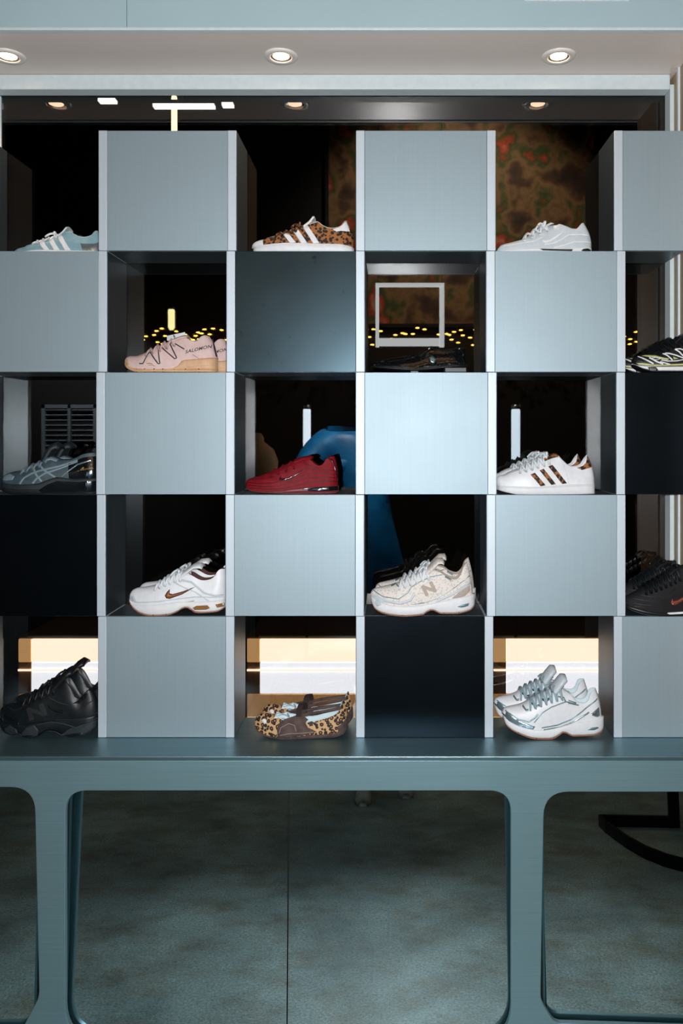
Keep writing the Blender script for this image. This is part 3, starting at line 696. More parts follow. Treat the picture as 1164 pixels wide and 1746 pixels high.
XT = dict(O=(1050, 550), S=.0979, W=0.049, collar=(0.60, 0.70), bulge=14, outsole=22,
    top=[(340, 690), (350, 610), (410, 565), (500, 548), (620, 528), (700, 495), (800, 455), (900, 395), (1000, 335), (1130, 270), (1300, 205), (1400, 240), (1520, 280), (1620, 270), (1720, 190), (1850, 160)],
    sole_top=[(338, 700), (400, 735), (600, 762), (700, 770), (1164, 762), (2050, 730)], sole_bot=[(350, 735), (500, 815), (700, 858), (1200, 862), (2040, 858)],
    polys=[('yellow_panel', [(490, 562), (560, 548), (700, 565), (800, 600), (930, 630), (900, 655), (820, 640), (700, 605), (600, 590)], 'yel'), ('yellow_panel', [(1000, 590), (1090, 630), (1010, 640)], 'yel'),
           ('yellow_band', [(385, 690), (480, 698), (640, 728), (800, 735), (1164, 715), (1800, 690), (1800, 725), (1164, 748), (700, 758), (560, 742), (430, 725)], 'yel'),
           ('toe_guard', [(345, 680), (352, 610), (400, 575), (440, 620), (520, 680), (380, 690)], 'dark'), ('sole_block', [(560, 775), (690, 775), (730, 835), (600, 850)], 'dark', 'sole')],
    lines=[('white_rib', [(430, 570), (560, 650), (660, 715)], 26, 'white'), ('white_rib', [(600, 600), (720, 680), (820, 725)], 26, 'white'), ('white_rib', [(770, 680), (940, 730)], 20, 'white'),
           ('white_rib', [(830, 530), (900, 570), (985, 650)], 24, 'white'), ('white_rib', [(840, 530), (930, 530), (1060, 570), (1250, 640)], 22, 'white'), ('white_rib', [(790, 650), (900, 672), (1060, 668), (1300, 620)], 18, 'white'),
           ('white_rib', [(1040, 455), (1110, 500), (1200, 600)], 24, 'white'), ('white_rib', [(1050, 458), (1140, 450), (1400, 560)], 22, 'white'), ('print_oval', [(620, 620), (700, 605), (790, 625), (720, 645), (640, 635)], 10, 'white')],
    tongue=([(1050, 330), (1150, 250), (1230, 190), (1250, 185)], 0.026, 40), laces=(6, 0.28, 0.56, 0.003, False))
mx_ = dict(upper=BLKR, lining=BLKR, sole=WSOLE, outsole=BLKR, yel=YEL, dark=BLKR, white=WHITE, lace=BLKL, tongue=BLKR)
s = Shoe(XT, -0.002); r = s.build('trail_shoe', 'black trail shoe with white ribs and olive yellow panels, front one of the pair', 'black, white and yellow trail shoes', ZROW[2], mx_)
copy_thing(r, r.location + Vector((-0.010, 0.0865, 0)), 'black trail shoe with white ribs standing behind its twin, toe poking out')

# third row
GELK = dict(O=(0, 745), S=.1546, W=0.049, collar=(0.58, 0.66), bulge=14, outsole=14,
    top=[(-40, 478), (-28, 440), (20, 412), (100, 390), (200, 378), (300, 330), (400, 288), (470, 232), (520, 212), (580, 236), (640, 262), (720, 264), (800, 240), (880, 200), (960, 185), (1020, 182)],
    sole_top=[(-42, 500), (60, 522), (200, 528), (400, 520), (520, 478), (620, 448), (800, 468), (1052, 458)], sole_bot=[(-36, 570), (40, 620), (150, 640), (620, 640), (1048, 632)],
    bands=[('heel_shell', 0.72, 1.0, 0.0, 0.86, 'gloss')],
    polys=[('toe_overlay', [(-30, 480), (-10, 430), (60, 408), (140, 440), (120, 480), (40, 490)], 'pale'), ('heel_cushion', [(430, 590), (520, 530), (620, 490), (800, 500), (1035, 492), (1040, 605), (640, 622), (480, 622)], 'gloss', 'sole', 0.003)],
    lines=[('cross_stripe', [(212, 522), (250, 460), (330, 410), (420, 378), (620, 330), (830, 262)], 22, 'pale'), ('cross_stripe', [(358, 515), (400, 462), (480, 410), (640, 352), (830, 275)], 22, 'pale'),
           ('cross_stripe', [(345, 345), (390, 420), (455, 497)], 24, 'pale'), ('cross_stripe', [(410, 312), (480, 375), (600, 452)], 24, 'pale'), ('silver_bar', [(672, 440), (740, 380), (830, 310), (975, 262)], 16, 'chrome', 'upper', 0.004),
           ('eyestay', [(215, 385), (300, 340), (400, 296), (520, 240), (600, 265)], 30, 'pale'), ('midsole_groove', [(0, 575), (200, 590), (420, 585)], 8, 'dark', 'sole'), ('midsole_groove', [(60, 600), (240, 612), (420, 605)], 8, 'dark', 'sole')],
    tongue=([(440, 270), (490, 180), (530, 120), (580, 98), (620, 115)], 0.027, 70), laces=(5, 0.24, 0.50, 0.0028, False))
mg = dict(upper=GREYU, lining=GREYD, sole=GREYD, outsole=BLKR, gloss=GLOSS, pale=GREYS, chrome=SILV, dark=BLKR, lace=GREYS, tongue=GREYD)
s = Shoe(GELK, -0.002); r = s.build('running_shoe', 'blue-grey runner with pale crossed stripes and glossy black heel, front one', 'grey and black runners', ZROW[3], mg)
copy_thing(r, r.location + Vector((0.0, 0.0885, 0)), 'glossy black heeled runner standing behind the one with crossed stripes')

RED_ = dict(O=(405, 765), S=.1718, W=0.047, collar=(0.64, 0.73), bulge=18, outsole=14,
    top=[(62, 365), (68, 332), (90, 312), (150, 294), (250, 260), (360, 215), (450, 170), (560, 122), (630, 100), (690, 104), (740, 140), (780, 172), (812, 178), (850, 148), (882, 98), (950, 82)],
    sole_top=[(60, 382), (100, 408), (200, 424), (400, 424), (560, 402), (700, 388), (830, 382), (985, 376)], sole_bot=[(66, 402), (120, 430), (250, 446), (600, 456), (960, 454), (995, 436)], treads=[180, 235, 290, 345, 400, 455],
    polys=[('swoosh', [(410, 300), (432, 272), (425, 296), (470, 300), (560, 268), (648, 210), (600, 262), (520, 305), (450, 326), (412, 320)], 'mar'), ('air_unit', [(690, 408), (760, 392), (985, 380), (992, 424), (900, 428), (700, 428)], 'gloss', 'sole', 0.002), ('chrome_chip', [(640, 402), (700, 394), (705, 410), (645, 414)], 'chrome', 'sole', 0.003), ('chrome_chip', [(780, 412), (800, 400), (840, 398), (845, 420), (790, 422)], 'chrome', 'sole', 0.004)],
    lines=[('wave_groove', [(75, 345), (200, 355), (360, 345), (500, 315), (600, 290), (700, 255), (820, 250), (965, 265)], 7, 'dk'), ('wave_groove', [(90, 368), (240, 385), (400, 378), (560, 340), (680, 300), (830, 290), (970, 300)], 7, 'dk'),
           ('wave_groove', [(140, 310), (280, 305), (400, 280), (500, 240), (600, 200), (700, 205), (800, 215), (960, 225)], 7, 'dk'), ('wave_groove', [(120, 398), (300, 408), (440, 402), (580, 372), (700, 340), (850, 328), (980, 336)], 7, 'dk'), ('wave_groove', [(300, 262), (420, 235), (540, 175), (640, 150), (760, 190)], 7, 'dk'),
           ('heel_pull', [(885, 100), (930, 120), (960, 190), (985, 300)], 14, 'mar', 'upper', 0.003)],
    tongue=([(560, 125), (640, 98), (715, 88), (735, 96)], 0.024, 22), laces=(4, 0.30, 0.56, 0.0014, False))
s = Shoe(RED_, 0.022); s.build('sneaker', 'crimson red sneaker with wavy grooves and dark swoosh', G, ZROW[3], dict(upper=RED, lining=MAROON, sole=REDS, outsole=REDS, mar=MAROON, gloss=GLOSS, chrome=SILV, dk=REDD, lace=RED, tongue=RED))

SUPW = dict(O=(840, 760), S=.1718, W=0.049, collar=(0.60, 0.68), bulge=20, outsole=6,
    top=[(62, 345), (66, 308), (90, 290), (140, 282), (200, 243), (300, 210), (400, 165), (500, 118), (560, 96), (650, 88), (700, 130), (750, 178), (800, 202), (860, 200), (905, 180), (935, 128), (968, 80)],
    sole_top=[(60, 388), (400, 396), (740, 377), (1042, 371)], sole_bot=[(62, 432), (150, 456), (260, 473), (600, 474), (1038, 470)],
    bands=[('toe_cap', 0, 0.13, 0.0, 1.0, 'cap')],
    polys=[('stripe', [(375, 275), (420, 258), (525, 382), (475, 390)], 'stripe'), ('stripe', [(468, 235), (508, 218), (630, 372), (583, 378)], 'stripe'), ('stripe', [(557, 195), (600, 180), (740, 362), (693, 370)], 'stripe'),
           ('heel_tab', [(850, 210), (910, 192), (945, 160), (958, 110), (970, 90), (990, 130), (1012, 200), (985, 210), (900, 232)], 'stripe')],
    lines=[('foxing_stitch', [(75, 402), (400, 412), (740, 394), (1035, 388)], 4, 'edge', 'sole'), ('eyestay', [(200, 260), (400, 185), (560, 118), (660, 105)], 6, 'edge'), ('quarter_seam', [(690, 140), (730, 230), (760, 372)], 4, 'edge')],
    tongue=([(520, 120), (590, 92), (640, 78), (660, 80)], 0.026, 26), laces=(6, 0.24, 0.56, 0.0034, True))
mw = dict(upper=WHITE, lining=WHITE, sole=WSOLE, cap=WHITE, stripe=LEO, edge=OFFW, lace=WLACE, tongue=LEO)
s = Shoe(SUPW, -0.003); r = s.build('sneaker', 'white shell-toe sneaker with three leopard stripes, front one of the pair', 'white sneakers with leopard stripes', ZROW[3], mw)
copy_thing(r, r.location + Vector((-0.008, 0.0875, 0)), 'white shell-toe sneaker standing behind the one with leopard stripes')

# fourth row
TN = dict(O=(200, 950), S=.1718, W=0.049, collar=(0.58, 0.66), bulge=8, outsole=12,
    top=[(82, 420), (88, 382), (112, 348), (160, 326), (230, 318), (330, 300), (400, 268), (470, 228), (560, 188), (650, 166), (720, 190), (780, 226), (830, 242), (890, 236), (945, 205), (978, 150), (1010, 132), (1040, 136)],
    sole_top=[(80, 430), (150, 478), (300, 476), (480, 458), (620, 445), (800, 445), (1052, 432)], sole_bot=[(95, 470), (150, 526), (240, 572), (330, 586), (500, 578), (600, 542), (660, 508), (710, 514), (750, 552), (820, 562), (980, 552), (1050, 522)], base=588, treads=[150, 245, 355, 485],
    polys=[('swoosh', [(468, 382), (488, 346), (516, 318), (514, 360), (545, 368), (640, 344), (768, 298), (640, 372), (520, 413), (485, 409)], 'dark'), ('swoosh_fill', [(480, 382), (494, 352), (508, 340), (508, 370), (540, 377), (640, 352), (720, 322), (630, 366), (520, 402), (490, 400)], 'brown', 'upper', 0.0024),
           ('air_window', [(745, 505), (780, 485), (890, 480), (912, 510), (880, 524), (760, 526)], 'air', 'sole'), ('air_window', [(965, 475), (1052, 466), (1052, 503), (980, 508)], 'air', 'sole'), ('logo_patch', [(612, 472), (680, 446), (760, 434), (740, 452), (660, 468)], 'grey'), ('toe_inlay', [(110, 400), (140, 392), (182, 440), (170, 460), (125, 440)], 'off')],
    lines=[('cage_rib', [(600, 230), (720, 255), (850, 360), (960, 392), (1035, 386)], 18, 'off'), ('cage_rib', [(560, 260), (640, 300), (760, 350), (900, 440)], 10, 'off'), ('rand', [(100, 440), (200, 455), (400, 440), (560, 420), (760, 400), (1035, 408)], 10, 'off')],
    tongue=([(600, 200), (680, 140), (740, 98), (800, 92), (826, 110)], 0.027, 30), laces=(6, 0.30, 0.56, 0.003, True))
mt = dict(upper=WHITE, lining=DKBROWN, sole=WSOLE, outsole=GUM, dark=DKBROWN, brown=BROWN, air=AMBER, grey=GREYLN, off=OFFW, lace=WLACE, tongue=WHITE)
s = Shoe(TN, -0.003); r = s.build('running_shoe', 'white running shoe with rust brown swoosh and amber air windows, front one', 'white running shoes with brown swoosh', ZROW[4], mt)
copy_thing(r, r.location + Vector((0.0, 0.0865, 0)), 'white running shoe standing behind the one showing the brown swoosh')

NBK = dict(O=(620, 945), S=.1804, W=0.049, collar=(0.62, 0.70), bulge=10, outsole=11,
    top=[(62, 405), (72, 372), (100, 350), (160, 335), (260, 312), (340, 288), (440, 240), (540, 192), (640, 166), (735, 192), (800, 238), (870, 258), (925, 210), (950, 140), (988, 98)],
    sole_top=[(60, 412), (110, 450), (250, 488), (400, 496), (560, 484), (700, 462), (850, 430), (1045, 400)], sole_bot=[(64, 470), (110, 540), (200, 576), (380, 594), (550, 584), (610, 548), (645, 538), (680, 552), (730, 574), (850, 576), (1000, 552), (1062, 510)], base=594, treads=[190, 365, 540, 760, 900],
    bands=[('toe_rand', 0, 0.14, 0.0, 0.34, 'white')],
    polys=[('heel_patch', [(838, 425), (900, 372), (1005, 310), (1010, 360), (960, 410), (850, 435)], 'taupe'), ('stability_oval', [(885, 506), (940, 482), (1000, 474), (990, 500), (930, 514)], 'grey', 'sole'), ('forefoot_oval', [(95, 470), (120, 440), (165, 445), (165, 490), (125, 505)], 'off', 'sole'),
           ('saddle', [(440, 478), (520, 360), (545, 310), (640, 250), (720, 250), (820, 270), (1000, 235), (960, 262), (760, 400), (600, 465)], 'mesh')],
    lines=[('piping', [(445, 478), (560, 470), (700, 425), (860, 330), (1010, 222)], 8, 'grey'), ('piping', [(85, 360), (180, 412), (330, 430), (420, 370), (450, 320), (540, 268), (640, 228), (745, 208)], 8, 'grey'), ('silver_overlay', [(100, 400), (200, 450), (340, 470), (440, 440), (480, 380)], 24, 'white'),
           ('silver_overlay', [(690, 455), (840, 390), (1020, 280)], 22, 'white'), ('lace_loop', [(260, 320), (300, 300), (330, 320)], 10, 'grey'), ('collar_patch', [(770, 225), (830, 262)], 16, 'grey')],
    texts=[('letter_badge', 'N', (582, 398), (108, -46), (-44, -88), 'taupe', 'upper', 0.0034, 0.06)],
    tongue=([(600, 185), (660, 125), (705, 80), (745, 78), (762, 100)], 0.028, 34), laces=(6, 0.30, 0.60, 0.0032, True))
mk_ = dict(upper=CREAM, lining=TAUPE, sole=WSOLE, outsole=GUM, white=OFFW, taupe=TAUPE, grey=GREYLN, off=OFFW, mesh=CREAM, lace=WLACE, tongue=CREAM)
s = Shoe(NBK, -0.004); r = s.build('running_shoe', 'cream floral running shoe with taupe letter badge and gum sole, front one', 'cream floral running shoes', ZROW[4], mk_)
copy_thing(r, r.location + Vector((0.012, 0.0875, 0)), 'cream floral running shoe standing behind the one showing the taupe letter')

AM97 = dict(O=(1055, 950), S=.0936, W=0.049, collar=(0.62, 0.72), bulge=20, outsole=20,
    top=[(150, 840), (158, 760), (240, 690), (350, 640), (450, 575), (600, 505), (700, 445), (850, 355), (1000, 262), (1150, 170), (1300, 130), (1420, 200), (1560, 290), (1660, 290), (1760, 180), (1850, 130)],
    sole_top=[(148, 865), (400, 915), (600, 955), (800, 978), (1164, 955), (2020, 930)], sole_bot=[(160, 920), (300, 968), (500, 1015), (900, 1035), (2010, 1025)],
    polys=[('swoosh', [(950, 790), (978, 715), (992, 768), (1080, 750), (1164, 705), (1320, 620), (1164, 765), (1040, 830), (975, 832)], 'orange'), ('sole_strip', [(870, 978), (900, 965), (1300, 950), (1800, 945), (1800, 985), (1300, 988), (910, 998)], 'white', 'sole')],
    lines=[('wave_groove', [(180, 790), (400, 830), (700, 850), (900, 840), (1100, 780), (1300, 700), (1900, 640)], 14, 'dk'), ('wave_groove', [(170, 850), (420, 880), (700, 905), (950, 900), (1200, 840), (1900, 780)], 14, 'dk'), ('wave_groove', [(260, 720), (500, 760), (800, 760), (1000, 690), (1200, 560), (1800, 500)], 14, 'dk'),
           ('wave_groove', [(420, 660), (650, 690), (850, 650), (1050, 560), (1250, 430)], 14, 'dk'), ('pin_light', [(972, 806), (982, 812)], 16, 'white', 'upper', 0.004)],  # the pin is a short white stroke beside the swoosh
    tongue=([(950, 290), (1050, 200), (1150, 140), (1180, 140)], 0.025, 40), laces=(8, 0.22, 0.58, 0.0034, True))
ml = dict(upper=BLKM, lining=BLKR, sole=BLKR, outsole=BLKR, orange=ORANGE, white=WHITE, dk=BLKR, lace=BLKL, tongue=BLKM)
s = Shoe(AM97, 0.0); r = s.build('running_shoe', 'charcoal running shoe with wavy grooves and burnt orange swoosh, front one', 'charcoal running shoes', ZROW[4], ml)
copy_thing(r, r.location + Vector((-0.010, 0.0865, 0)), 'charcoal running shoe standing behind the one with orange swoosh')

# on the counter
NB9 = dict(O=(0, 1130), S=.1546, W=0.0478, collar=(0.62, 0.70), bulge=16, outsole=14,
    top=[(-58, 560), (-48, 500), (0, 472), (100, 446), (220, 402), (330, 332), (430, 290), (520, 240), (600, 200), (680, 190), (760, 290), (800, 370), (850, 385), (890, 340), (930, 300), (985, 318)],
    sole_top=[(-60, 602), (60, 640), (250, 640), (420, 612), (700, 600), (860, 580), (1052, 560)], sole_bot=[(-55, 660), (0, 730), (60, 758), (150, 766), (205, 745), (260, 778), (340, 792), (430, 772), (520, 722), (610, 735), (680, 778), (760, 793), (900, 778), (1046, 690)], base=793,
    polys=[('toe_overlay', [(-30, 530), (20, 540), (130, 580), (210, 625), (205, 655), (60, 645), (-40, 615)], 'gloss'), ('swoop_overlay', [(512, 430), (540, 455), (620, 495), (690, 500), (700, 520), (660, 530), (580, 500), (530, 470)], 'gloss', 'upper', 0.002),
           ('sole_pod', [(30, 700), (100, 655), (180, 690), (200, 735), (120, 760), (50, 740)], 'pod', 'sole', 0.003), ('sole_pod', [(235, 740), (300, 665), (380, 640), (430, 700), (420, 760), (300, 785)], 'pod', 'sole', 0.003), ('sole_pod', [(650, 770), (760, 690), (900, 650), (1040, 620), (1030, 700), (900, 770), (740, 788)], 'pod', 'sole', 0.003),
           ('sole_window', [(700, 765), (800, 745), (920, 740), (880, 768), (760, 785)], 'gloss', 'sole', 0.0042), ('sole_window', [(245, 765), (320, 750), (390, 755), (340, 785)], 'gloss', 'sole', 0.0042), ('heel_gloss', [(780, 425), (830, 405), (880, 345), (930, 330), (920, 380), (860, 430)], 'gloss')],
    lines=[('rib', [(600, 600), (780, 600), (900, 585), (1045, 545)], 14, 'dk', 'upper', 0.003), ('rib', [(420, 640), (560, 615), (700, 640), (850, 690), (950, 650), (1040, 600)], 14, 'pale', 'sole', 0.004), ('eyestay', [(330, 350), (500, 350), (620, 410), (740, 445)], 18, 'dk'), ('quarter_seam', [(820, 540), (880, 470), (1000, 400)], 10, 'dk'), ('vamp_seam', [(50, 480), (130, 505), (220, 470), (320, 400)], 10, 'dk')],
    texts=[('letter_badge', 'N', (330, 590), (190, -60), (-50, -120), 'dk', 'upper', 0.0032, 0.05)],
    tongue=([(560, 260), (640, 170), (700, 110), (740, 82), (775, 90)], 0.028, 70), laces=(6, 0.28, 0.60, 0.0032, True))
m9 = dict(upper=BLKL, lining=BLKR, sole=BLKL, outsole=BLKR, gloss=GLOSS, pod=GREYD, dk=BLACK, pale=GREYD, lace=BLKR, tongue=BLKR)
s = Shoe(NB9, -0.004); r = s.build('chunky_sneaker', 'chunky black sneaker with stacked sole and letter badge on the counter, front one', 'chunky black sneakers', ZC, m9)
copy_thing(r, r.location + Vector((0.0, 0.0905, 0)), 'chunky black sneaker standing behind the badged one on the counter')

MJ = dict(O=(420, 1170), S=.1632, W=0.044, collar=(0.20, 0.34), bulge=14, outsole=10, lean=0.12,
    top=[(65, 425), (76, 382), (110, 346), (170, 332), (250, 345), (340, 362), (450, 378), (560, 392), (660, 398), (780, 372), (900, 335), (955, 300), (980, 240), (1005, 198)],
    sole_top=[(66, 462), (130, 502), (250, 536), (400, 545), (600, 532), (900, 515), (1050, 450)], sole_bot=[(70, 472), (130, 514), (250, 548), (400, 562), (600, 560), (900, 552), (1000, 528), (1058, 470)],
    bands=[('heel_rand', 0.90, 1.0, 0.0, 0.36, 'suede')],
    polys=[('suede_formstrip', [(330, 540), (318, 470), (330, 410), (390, 362), (500, 332), (600, 318), (600, 345), (640, 372), (612, 402), (640, 450), (730, 492), (600, 525), (430, 542)], 'suede', 'upper', 0.002), ('logo_chip', [(150, 385), (165, 370), (195, 375), (200, 400), (180, 420)], 'white'), ('loop_tab', [(650, 395), (685, 388), (690, 430), (655, 434)], 'suede', 'upper', 0.003)],
    lines=[('side_strap', [(560, 335), (700, 308), (850, 284), (985, 260)], 30, 'suede', 'upper', 0.0022), ('seam_line', [(340, 500), (360, 440), (440, 400), (500, 420), (520, 480)], 4, 'stitch', 'upper', 0.003), ('seam_line', [(350, 520), (450, 500), (600, 500), (700, 492)], 4, 'stitch', 'upper', 0.003), ('heel_binding', [(985, 300), (992, 240), (1006, 200)], 14, 'tan')])
mj = dict(upper=ROS, lining=LITEB, sole=SUEDE, outsole=SUEDE, suede=SUEDE, white=WHITE, stitch=TAUPE, tan=ROS)
s = Shoe(MJ, -0.012); r = s.build('ballet_sneaker', 'leopard canvas strap shoe with brown suede side, nearer one of the pair on the counter', 'leopard strap shoes', ZC, mj)
st_ = [s.m(565 + 20 * math.sin(q * 1.5), q * 0.034, 322 - 92 * (1 - q * q)) for q in [k / 8 - 1 for k in range(17)]]
bm_v, bm_f = [], []
for i, p in enumerate(st_):
    for dxx, dzz in ((-0.008, 0), (0.008, 0.0015), (0.008, -0.0008), (-0.008, -0.0022)): bm_v.append(p + Vector((dxx, 0, dzz)))
    if i:
        for j in range(4): bm_f.append(((i - 1) * 4 + j, (i - 1) * 4 + (j + 1) % 4, i * 4 + (j + 1) % 4, i * 4 + j))
link('instep_strap', mesh('instep_strap', bm_v, bm_f), M('dark_brown_ribbon', (42, 30, 28), 0.9), r)
ins = [s.m(x, 0, z) for x, z in ((200, 345), (300, 350), (420, 400))]
tube('crumpled_paper', [[s.m(280 + 30 * k + 8 * math.sin(k * 2.1 + j), (j - 1) * 0.012, 360 + 10 * math.sin(k * 1.7 + j * 2)) for k in range(6)] for j in range(3)], 0.006, LITEB, r, 7)
copy_thing(r, r.location + Vector((0.010, 0.080, 0)), 'leopard canvas strap shoe standing behind its twin with the suede side')

NBW = dict(O=(840, 1130), S=.1804, W=0.051, collar=(0.66, 0.74), bulge=12, outsole=11,
    top=[(112, 505), (120, 474), (160, 456), (280, 430), (370, 385), (460, 335), (560, 292), (650, 268), (720, 298), (770, 345), (825, 398), (885, 404), (925, 375), (948, 308), (1005, 280)],
    sole_top=[(110, 515), (150, 562), (280, 610), (450, 632), (620, 612), (800, 572), (1062, 540)], sole_bot=[(112, 560), (140, 618), (250, 678), (400, 718), (550, 722), (625, 690), (672, 662), (715, 682), (760, 702), (950, 698), (1040, 674), (1080, 628)], base=722, treads=[245, 410, 575],
    bands=[('toe_rand', 0, 0.15, 0.0, 0.42, 'silver')],
    polys=[('heel_patch', [(930, 500), (1020, 440), (1030, 520), (1000, 530)], 'silver'), ('stability_oval', [(898, 640), (940, 618), (1000, 614), (1012, 628), (960, 644)], 'grey', 'sole'), ('toe_shine', [(120, 500), (150, 490), (270, 560), (400, 600), (380, 628), (240, 600), (150, 555)], 'silver'), ('tongue_badge', [(610, 282), (690, 232), (700, 262), (630, 300)], 'dsilver', 'upper', 0.003)],  # silver foil overlay runs along the toe
    lines=[('piping', [(460, 612), (620, 590), (740, 545), (850, 475), (1010, 365)], 10, 'grey'), ('piping', [(480, 632), (640, 612), (780, 560), (920, 480)], 14, 'silver'), ('piping', [(390, 565), (470, 475), (560, 425), (700, 380), (800, 405)], 9, 'grey'), ('piping', [(130, 480), (240, 540), (340, 560), (400, 520), (430, 485)], 12, 'grey'),
           ('collar_bar', [(725, 370), (800, 395)], 9, 'grey'), ('collar_bar', [(720, 392), (825, 418)], 9, 'grey'), ('saddle_bar', [(600, 330), (680, 345), (700, 385)], 14, 'silver'), ('lace_loop', [(295, 430), (320, 460), (345, 455)], 16, 'grey'), ('lace_loop', [(375, 400), (420, 420), (450, 410)], 16, 'dsilver'), ('lace_loop', [(470, 355), (510, 380), (550, 345)], 16, 'dsilver')],
    texts=[('letter_badge', 'N', (590, 550), (125, -58), (-58, -98), 'nb', 'upper', 0.0036, 0.06)],
    tongue=([(600, 285), (650, 215), (690, 170), (715, 165)], 0.028, 60), laces=(7, 0.28, 0.62, 0.0030, True))
mo = dict(upper=WHITE, lining=LITEB, sole=WSOLE, outsole=GUM, silver=SILV, dsilver=SILVD, grey=GREYLN, nb=WHITE, lace=M('silver_lace', (138, 160, 170), 0.45), tongue=OFFW)
s = Shoe(NBW, -0.014); r = s.build('running_shoe', 'white and silver running shoe with raised letter badge on the counter, front one', 'white and silver running shoes', ZC, mo)
copy_thing(r, r.location + Vector((-0.013, 0.0885, 0)), 'white and silver running shoe standing behind the badged one on the counter')
# ---------------------------------------------------------------- the shop behind the photographer, seen in the black glass
def RK(d): return (DIST + YM + d) / FPX
def RX(x, d): return (x - CX) * RK(d)
def RZ(y, d): return EYE - (y - CY) * RK(d)
def RY(d): return YM - d
CREAMLIT = M('cream_light_box', (255, 234, 212), emit=7.6)
WHITELIT = M('white_light_box', (222, 234, 246), emit=7.0)
TANWOOD = M('tan_wood', (182, 140, 92), 0.5, 0, 'brush_h', rgb2=(166, 124, 80))
TANLIT = M('amber_light_box', (236, 190, 128), emit=2.7)
TANLOW = M('dim_amber_light_box', (214, 168, 112), emit=1.8)
def light_bench(x0, x1, label):
    """a glowing display box standing behind the dark pane"""
    Y = 0.46; k = (DIST + Y) / FPX; xa, xb = WX(x0, Y), WX(x1, Y); h = (xb - xa) / 2
    c = empty('light_box', ((xa + xb) / 2, Y, 0), label, 'light box', 'glowing display boxes behind the dark pane')
    z = lambda y: WZ(y, Y); e = 22 * k
    box('cabinet', (-h - 0.004, 0.012, 0.0), (h + 0.004, 0.42, z(1088)), TANWOOD, c, 0.004)
    box('light_band', (-h + e, 0.0, z(1129)), (h, 0.0115, z(1090)), CREAMLIT, c, 0.002)
    box('light_band', (-h, 0.0005, z(1129)), (-h + e - 0.001, 0.0115, z(1090)), TANLIT, c, 0.002)
    box('front_panel', (-h + e, 0.0015, z(1183)), (h, 0.0115, z(1130)), WHITELIT, c, 0.002)
    box('shelf_lip', (-h, -0.004, z(1144)), (h, 0.0112, z(1141)), CREAMLIT, c, 0.0008)
    box('side_panel', (-h, 0.0015, z(1183)), (-h + e - 0.001, 0.0115, z(1130)), TANWOOD, c, 0.001)
    box('base_panel', (-h, 0.0015, z(1240)), (h, 0.0115, z(1184.5)), TANLOW, c, 0.002)
light_bench(31, 300, 'glowing cream display box behind the dark pane, next to the chunky black sneakers')
light_bench(421, 640, 'glowing cream display box behind the dark pane, above the leopard strap shoes')
light_bench(841, 1100, 'glowing cream display box behind the dark pane, above the white and silver shoes')
# painted mural with a ledge on the rear wall
d = 4.44
mu = empty('wall_mural', ((RX(560, d) + RX(1012, d)) / 2, RY(d), RZ(552, d)), 'large painted mural in reds and browns on the rear wall, seen in the black glass', 'mural')
hw = (RX(1012, d) - RX(560, d)) / 2; hh = RZ(165, d) - RZ(552, d)
box('canvas', (-hw, -0.02, 0), (hw, 0, hh), M('mural_paint', (120, 80, 50), 0.7, 0, 'mural'), mu)
for lo, hi in (((-hw - .03, -.02, -.03), (-hw, .01, hh + .03)), ((hw, -.02, -.03), (hw + .03, .01, hh + .03)), ((-hw, -.02, -.03), (hw, .01, 0)), ((-hw, -.02, hh), (hw, .01, hh + .03))): box('frame_bar', lo, hi, BLACK, mu)
lamp('added_mural_spot', 'SPOT', (0.55, -2.9, 4.72), 650, (1.0, 0.86, 0.7), (math.radians(-43), 0, 0), spot_size=math.radians(95), spot_blend=0.6, shadow_soft_size=0.05)  # lamp added to brighten the mural
# string of small warm bulbs
d = 4.2
sl = empty('string_lights', (RX(668, d), RY(d), RZ(575, d)), 'string of tiny yellow bulbs across the rear of the shop, seen in the black glass', 'string lights')
kk = RK(d); rowp = []
bulb = None; BU = M('yellow_bulb', (255, 196, 84), emit=30.0)
for row in range(3):
    path = []
    for i in range(76):
        x = (215 + i * 12.4 + row * 5 - 668) * kk; zz = (-6 + row * 8 + 5 * math.sin(i * 0.9 + row * 1.7) - 575 + 570) * -kk
        yy = 0.05 * math.sin(i * 1.3 + row) - row * 0.05; path.append((x, yy, zz))
        if (i * 7 + row * 3) % 11 < 8:
            if bulb is None:
                b_ = lathe('bulb', [(0.0001, -0.009), (0.006, -0.0075), (0.010, 0), (0.006, 0.0075), (0.0001, 0.009)], BU, sl, 8); bulb = b_
            else:
                b_ = bulb.copy(); COL.objects.link(b_); b_.parent = sl
            b_.location = (x, yy + 0.012, zz - 0.008); b_.scale = (1.9, 1, 0.75)
    rowp.append(path)
tube('cable', rowp, 0.003, BLACK, sl, 5)
# white metal frame with added glow, flash-glint posts and hanging tubes, ceiling lights
d = 3.2; c = empty('hanging_display_rack', (RX(700, d), RY(d), RZ(600, d)), 'white square metal display rack hanging in the shop, seen behind the crocodile loafer', 'rack')
k3 = RK(d); WMET = M('glowing_frame_metal', (222, 230, 232), emit=6.5)  # rack bars given a glow of their own, though the rack is no lamp
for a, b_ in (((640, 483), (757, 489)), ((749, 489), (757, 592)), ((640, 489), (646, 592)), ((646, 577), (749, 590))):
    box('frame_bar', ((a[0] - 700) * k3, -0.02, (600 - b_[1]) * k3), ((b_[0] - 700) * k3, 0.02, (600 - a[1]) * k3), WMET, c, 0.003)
tube('suspension_wire', [[((644 - 700) * k3, 0, (600 - 483) * k3), ((644 - 700) * k3, 0, 4.8 - RZ(600, d))]], 0.002, BLACK, c, 5)
tube('suspension_wire', [[((753 - 700) * k3, 0, (600 - 483) * k3), ((753 - 700) * k3, 0, 4.8 - RZ(600, d))]], 0.002, BLACK, c, 5)
